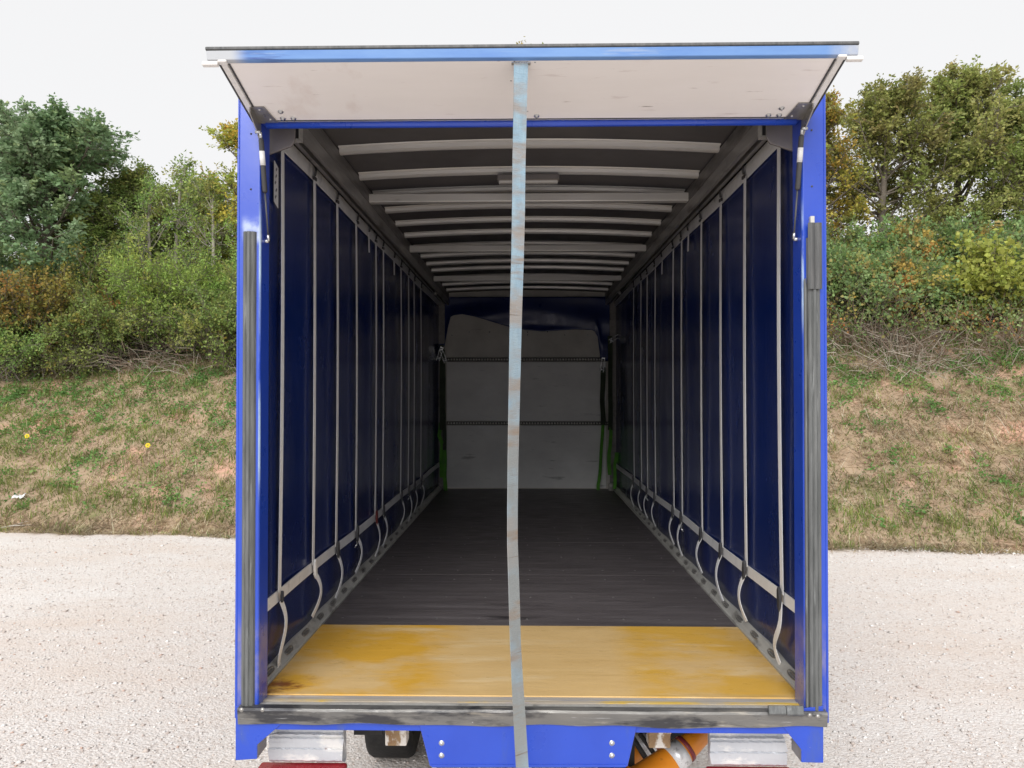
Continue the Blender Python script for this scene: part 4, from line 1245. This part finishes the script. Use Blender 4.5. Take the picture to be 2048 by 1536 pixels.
# grass and straw blades
def blades(name, r, x, y, L, wdt, flat, col, lab, cat, bend=.5):
    n = len(x)
    z = H(x, y) - .01
    z = np.maximum(z, 0)
    base = np.stack([x, y, z], 1)
    az = r.uniform(0, 6.283, n)
    hd = np.stack([np.cos(az), np.sin(az), np.zeros(n)], 1)
    slope = np.array([0, .45, .6])
    upv = unit(np.stack([np.zeros(n), -.35 * np.ones(n), np.ones(n)], 1))
    el = flat
    d = unit(hd * np.cos(el)[:, None] + upv * np.sin(el)[:, None])
    # keep lying stems on the slope surface
    wv = unit(np.cross(d, np.array([0, 0, 1.])))
    mid = base + d * L[:, None] * .55
    tip = mid + unit(d - np.array([0, 0, 1.]) * bend * np.sin(el)[:, None] + hd * .2) * L[:, None] * .45
    for q in (mid, tip):
        q[:, 2] = np.maximum(q[:, 2], np.maximum(H(q[:, 0], q[:, 1]), 0) + .015)
    hw = wdt[:, None] * .5
    v = np.stack([base - wv * hw, base + wv * hw, mid + wv * hw * .8, mid - wv * hw * .8, tip + wv * hw * .15, tip - wv * hw * .15], 1)
    i = np.arange(n)[:, None] * 6
    f = np.concatenate([np.concatenate([i, i + 1, i + 2, i + 3], 1), np.concatenate([i + 3, i + 2, i + 4, i + 5], 1)])
    me = bpy.data.meshes.new(name)
    quads(me, v.reshape(-1, 3), f)
    colour(me, np.repeat(np.clip(col, 0, 1), 6, 0))
    me.materials.append(MATS['leaf'])
    return tag(link(name, me), lab, cat, kind='stuff')
def scatter(r, n, s0, s1, xa=-17, xb=16, pw=1.0):
    x = r.uniform(xa, xb, n)
    keep = (np.abs(x) > 3.0) | (r.uniform(0, 1, n) < .25)
    x = x[keep]
    s = s0 + (s1 - s0) * r.uniform(0, 1, len(x)) ** pw
    return x, foot(x) + s, s
r = np.random.default_rng(31)
x, y, s = scatter(r, 190000, -.22, 6.2, pw=1.2)
gn = wob(x, y, .9, 1) + .5 * wob(x, y, 2.6, 4)
left = x < 0
green = np.where(left, gn + .60 + .45 * (s > 3.4) + .75 * ((s > .3) & (s < 1.0)) - 1.2 * (s < .2), gn - .15 + .75 * ((s > .2) & (s < .6)) - 1.0 * (s < .15))
pr_ = np.clip(.42 + .42 * green, .06, .92)
isg = r.uniform(0, 1, len(x)) < pr_
bare = (wob(x, y, 1.1, 7) > .78) & (s > .5)
keep = ~bare | (r.uniform(0, 1, len(x)) < .15)
x, y, s, isg, left = x[keep], y[keep], s[keep], isg[keep], left[keep]
n = len(x)
cg = pick(r, n, [(3, (.30, .37, .11)), (2, (.22, .32, .09)), (2, (.42, .44, .15))])
cs_ = pick(r, n, [(3, (.60, .50, .33)), (3, (.48, .37, .25)), (2, (.70, .62, .45)), (2, (.36, .25, .18))])
col = np.where(isg[:, None], cg, cs_) * r.uniform(.6, 1.2, (n, 1)) * (1 + .22 * np.clip(wob(x, y, 1.9, 8), -1, 1))[:, None]
tuft = .7 + .8 * np.clip(wob(x, y, 3.7, 6), -.5, 1)
L = np.where(isg, r.uniform(.09, .26, n), r.uniform(.12, .42, n)) * tuft
fl_ = np.where(isg, r.uniform(.5, 1.4, n), np.abs(r.normal(.15, .35, n)))
blades('bank_grass', r, x, y, L, r.uniform(.008, .017, n), fl_, col, 'short mixed green and dry grass on the bank', 'grass')
# long fallen straw stalks, thick on the side past the right-hand post
x, y, s = scatter(r, 11000, .2, 5.6)
keep = (x > 0) | (r.uniform(0, 1, len(x)) < .25)
x, y = x[keep], y[keep]
n = len(x)
col = pick(r, n, [(3, (.64, .56, .44)), (2, (.74, .68, .56)), (2, (.44, .32, .22))]) * r.uniform(.8, 1.15, (n, 1))
blades('fallen_straw', r, x, y, r.uniform(.25, .8, n), r.uniform(.009, .018, n), np.abs(r.normal(.08, .22, n)), col, 'long fallen straw stalks strewn on the bank', 'straw', .2)
# low weeds: rosettes of small leaves
x, y, s = scatter(r, 6400, .3, 5.6, pw=.75)
wn_ = wob(x, y, 1.0, 9) + .3 * (x < 0) + .3 * (s > 3.4)
keep = r.uniform(0, 1, len(x)) < np.clip(.16 + .62 * wn_, .03, .95)
x, y = x[keep], y[keep]
n = len(x)
q = 22
px_ = np.repeat(x, q) + r.normal(0, .075, n * q)
py_ = np.repeat(y, q) + r.normal(0, .075, n * q)
pz_ = H(px_, py_) + r.uniform(.01, .11, n * q)
tone = pick(r, n, [(3, (.19, .38, .11)), (2, (.15, .31, .09)), (2, (.27, .40, .13))])
col = np.repeat(tone, q, 0) * r.uniform(.75, 1.3, (n * q, 1))
me = leaf_mesh('weed', r, np.stack([px_, py_, pz_], 1), unit(np.stack([r.normal(size=n * q), r.normal(size=n * q) - .3, np.abs(r.normal(0, .5, n * q))], 1)), .055 * r.uniform(.6, 1.4, n * q), np.clip(col, 0, 1), .7)
tag(link('low_weeds', me), 'low green weeds in patches on the bank', 'weeds', kind='stuff')

# loose stones on the yard
r = np.random.default_rng(41)
n = 52000
x = r.uniform(-8.5, 8.5, n)
y = -2.2 + 11.6 * r.uniform(0, 1, n) ** 1.1
keep = (y < foot(x) + .15) & (np.hypot(x - CAM.x, y - CAM.y) > 1.2)
x, y = x[keep], y[keep]
edge = foot(x) - y
n = len(x)
sz = .0085 * r.uniform(.5, 1.5, n) * (1 + .7 * (r.uniform(0, 1, n) < .06)) * (1 + .8 * (edge < .35))
base6 = np.array([[1, 0, 0], [-1, 0, 0], [0, 1, 0], [0, -1, 0], [0, 0, .7], [0, 0, -.5]], float)
v = base6[None] * (1 + r.uniform(-.35, .35, (n, 6, 1)))
ca, sa = np.cos(r.uniform(0, 6.28, n)), np.sin(r.uniform(0, 6.28, n))
ln_ = r.uniform(.8, 1.6, n)
vx, vy = v[..., 0] * ln_[:, None], v[..., 1]
V = np.stack([vx * ca[:, None] - vy * sa[:, None], vx * sa[:, None] + vy * ca[:, None], v[..., 2]], -1) * sz[:, None, None]
V += np.stack([x, y, sz * .25], 1)[:, None]
F = np.array([[0, 2, 4], [2, 1, 4], [1, 3, 4], [3, 0, 4], [2, 0, 5], [1, 2, 5], [3, 1, 5], [0, 3, 5]])
F = (np.arange(n)[:, None, None] * 6 + F[None]).reshape(-1, 3)
me = bpy.data.meshes.new('stones')
quads(me, V.reshape(-1, 3), F)
col = pick(r, n, [(4, (.70, .66, .63)), (3, (.78, .76, .74)), (3, (.60, .52, .47)), (.5, (.52, .44, .40)), (.3, (.56, .40, .33))]) * r.uniform(.85, 1.1, (n, 1))
colour(me, np.repeat(np.clip(col, 0, 1), 6, 0))
me.materials.append(MATS['stone'])
tag(link('loose_gravel', me), 'loose pale gravel stones strewn over the yard', 'gravel', kind='stuff')

# ------------------------------------------------------------------ small things at the bank foot
def ground_at(px, py):
    """walk along the pixel's ray until it meets the yard or the bank"""
    d = ray(px, py).normalized()
    t = 6.0
    while t < 40:
        p = CAM + d * t
        if p.z <= max(0.0, float(H(np.array(p.x), np.array(p.y)))):
            return p
        t += .02
    return CAM + d * 15
random.seed(9)
p = ground_at(38, 1001)
lt = MB()
cols_, rows_ = 7, 5
vs, fs = [], []
for j in range(rows_):
    for i in range(cols_):
        vs.append((p.x + (i - 3) * .035 + random.uniform(-.012, .012), p.y + (j - 2) * .03 + random.uniform(-.01, .01), p.z + .03 + random.uniform(0, .06) + .012 * j))
fs = [(j * cols_ + i, j * cols_ + i + 1, (j + 1) * cols_ + i + 1, (j + 1) * cols_ + i) for j in range(rows_ - 1) for i in range(cols_ - 1)]
lo = lt.add(vs, fs, True).build('paper_litter', 'litter_white')
lo.modifiers.new('thick', 'SOLIDIFY').thickness = .004
tag(lo, 'crumpled white litter at the foot of the grassy bank', 'litter')
a, b = ground_at(-20, 1062), ground_at(62, 1053)
MB_ = MB().tube([a + Vector((0, 0, .02)), a.lerp(b, .5) + Vector((0, 0, .05)), b + Vector((0, 0, .03))], [.012, .010, .006], 7)
MB_.tube([a.lerp(b, .5) + Vector((0, 0, .05)), a.lerp(b, .8) + Vector((.05, .08, .10))], [.007, .003], 6)
tag(MB_.build('dry_stick', 'stick_pale'), 'pale bare stick lying where gravel meets the bank', 'stick')
mat('petal', (.75, .58, .02), (.70, .5, .02), 5, rough=.6)
for (px, py, lab) in ((296, 903, 'larger yellow wildflower in the middle of the grassy bank'), (55, 884, 'small yellow wildflower in the grass above the white litter')):
    p = ground_at(px, py)
    root = thing('wildflower', lab, 'flower', p, 'yellow wildflowers')
    MB().tube([(0, 0, 0), (.01, -.02, .12)], .003, 5).build('stalk', 'green_web', root)
    for k in range(6):
        a = k * 1.047
        m_ = MB()
        c = Vector((.01 + .035 * math.cos(a), -.03 + .012 * math.sin(a), .125 + .03 * math.sin(a)))
        m_.add([c + Vector((.022 * math.cos(t), -.004 * math.cos(2 * t), .022 * math.sin(t))) for t in (0, 1.05, 2.1, 3.14, 4.2, 5.2)], [(0, 1, 2, 3, 4, 5)])
        m_.build('petal', 'petal', root)
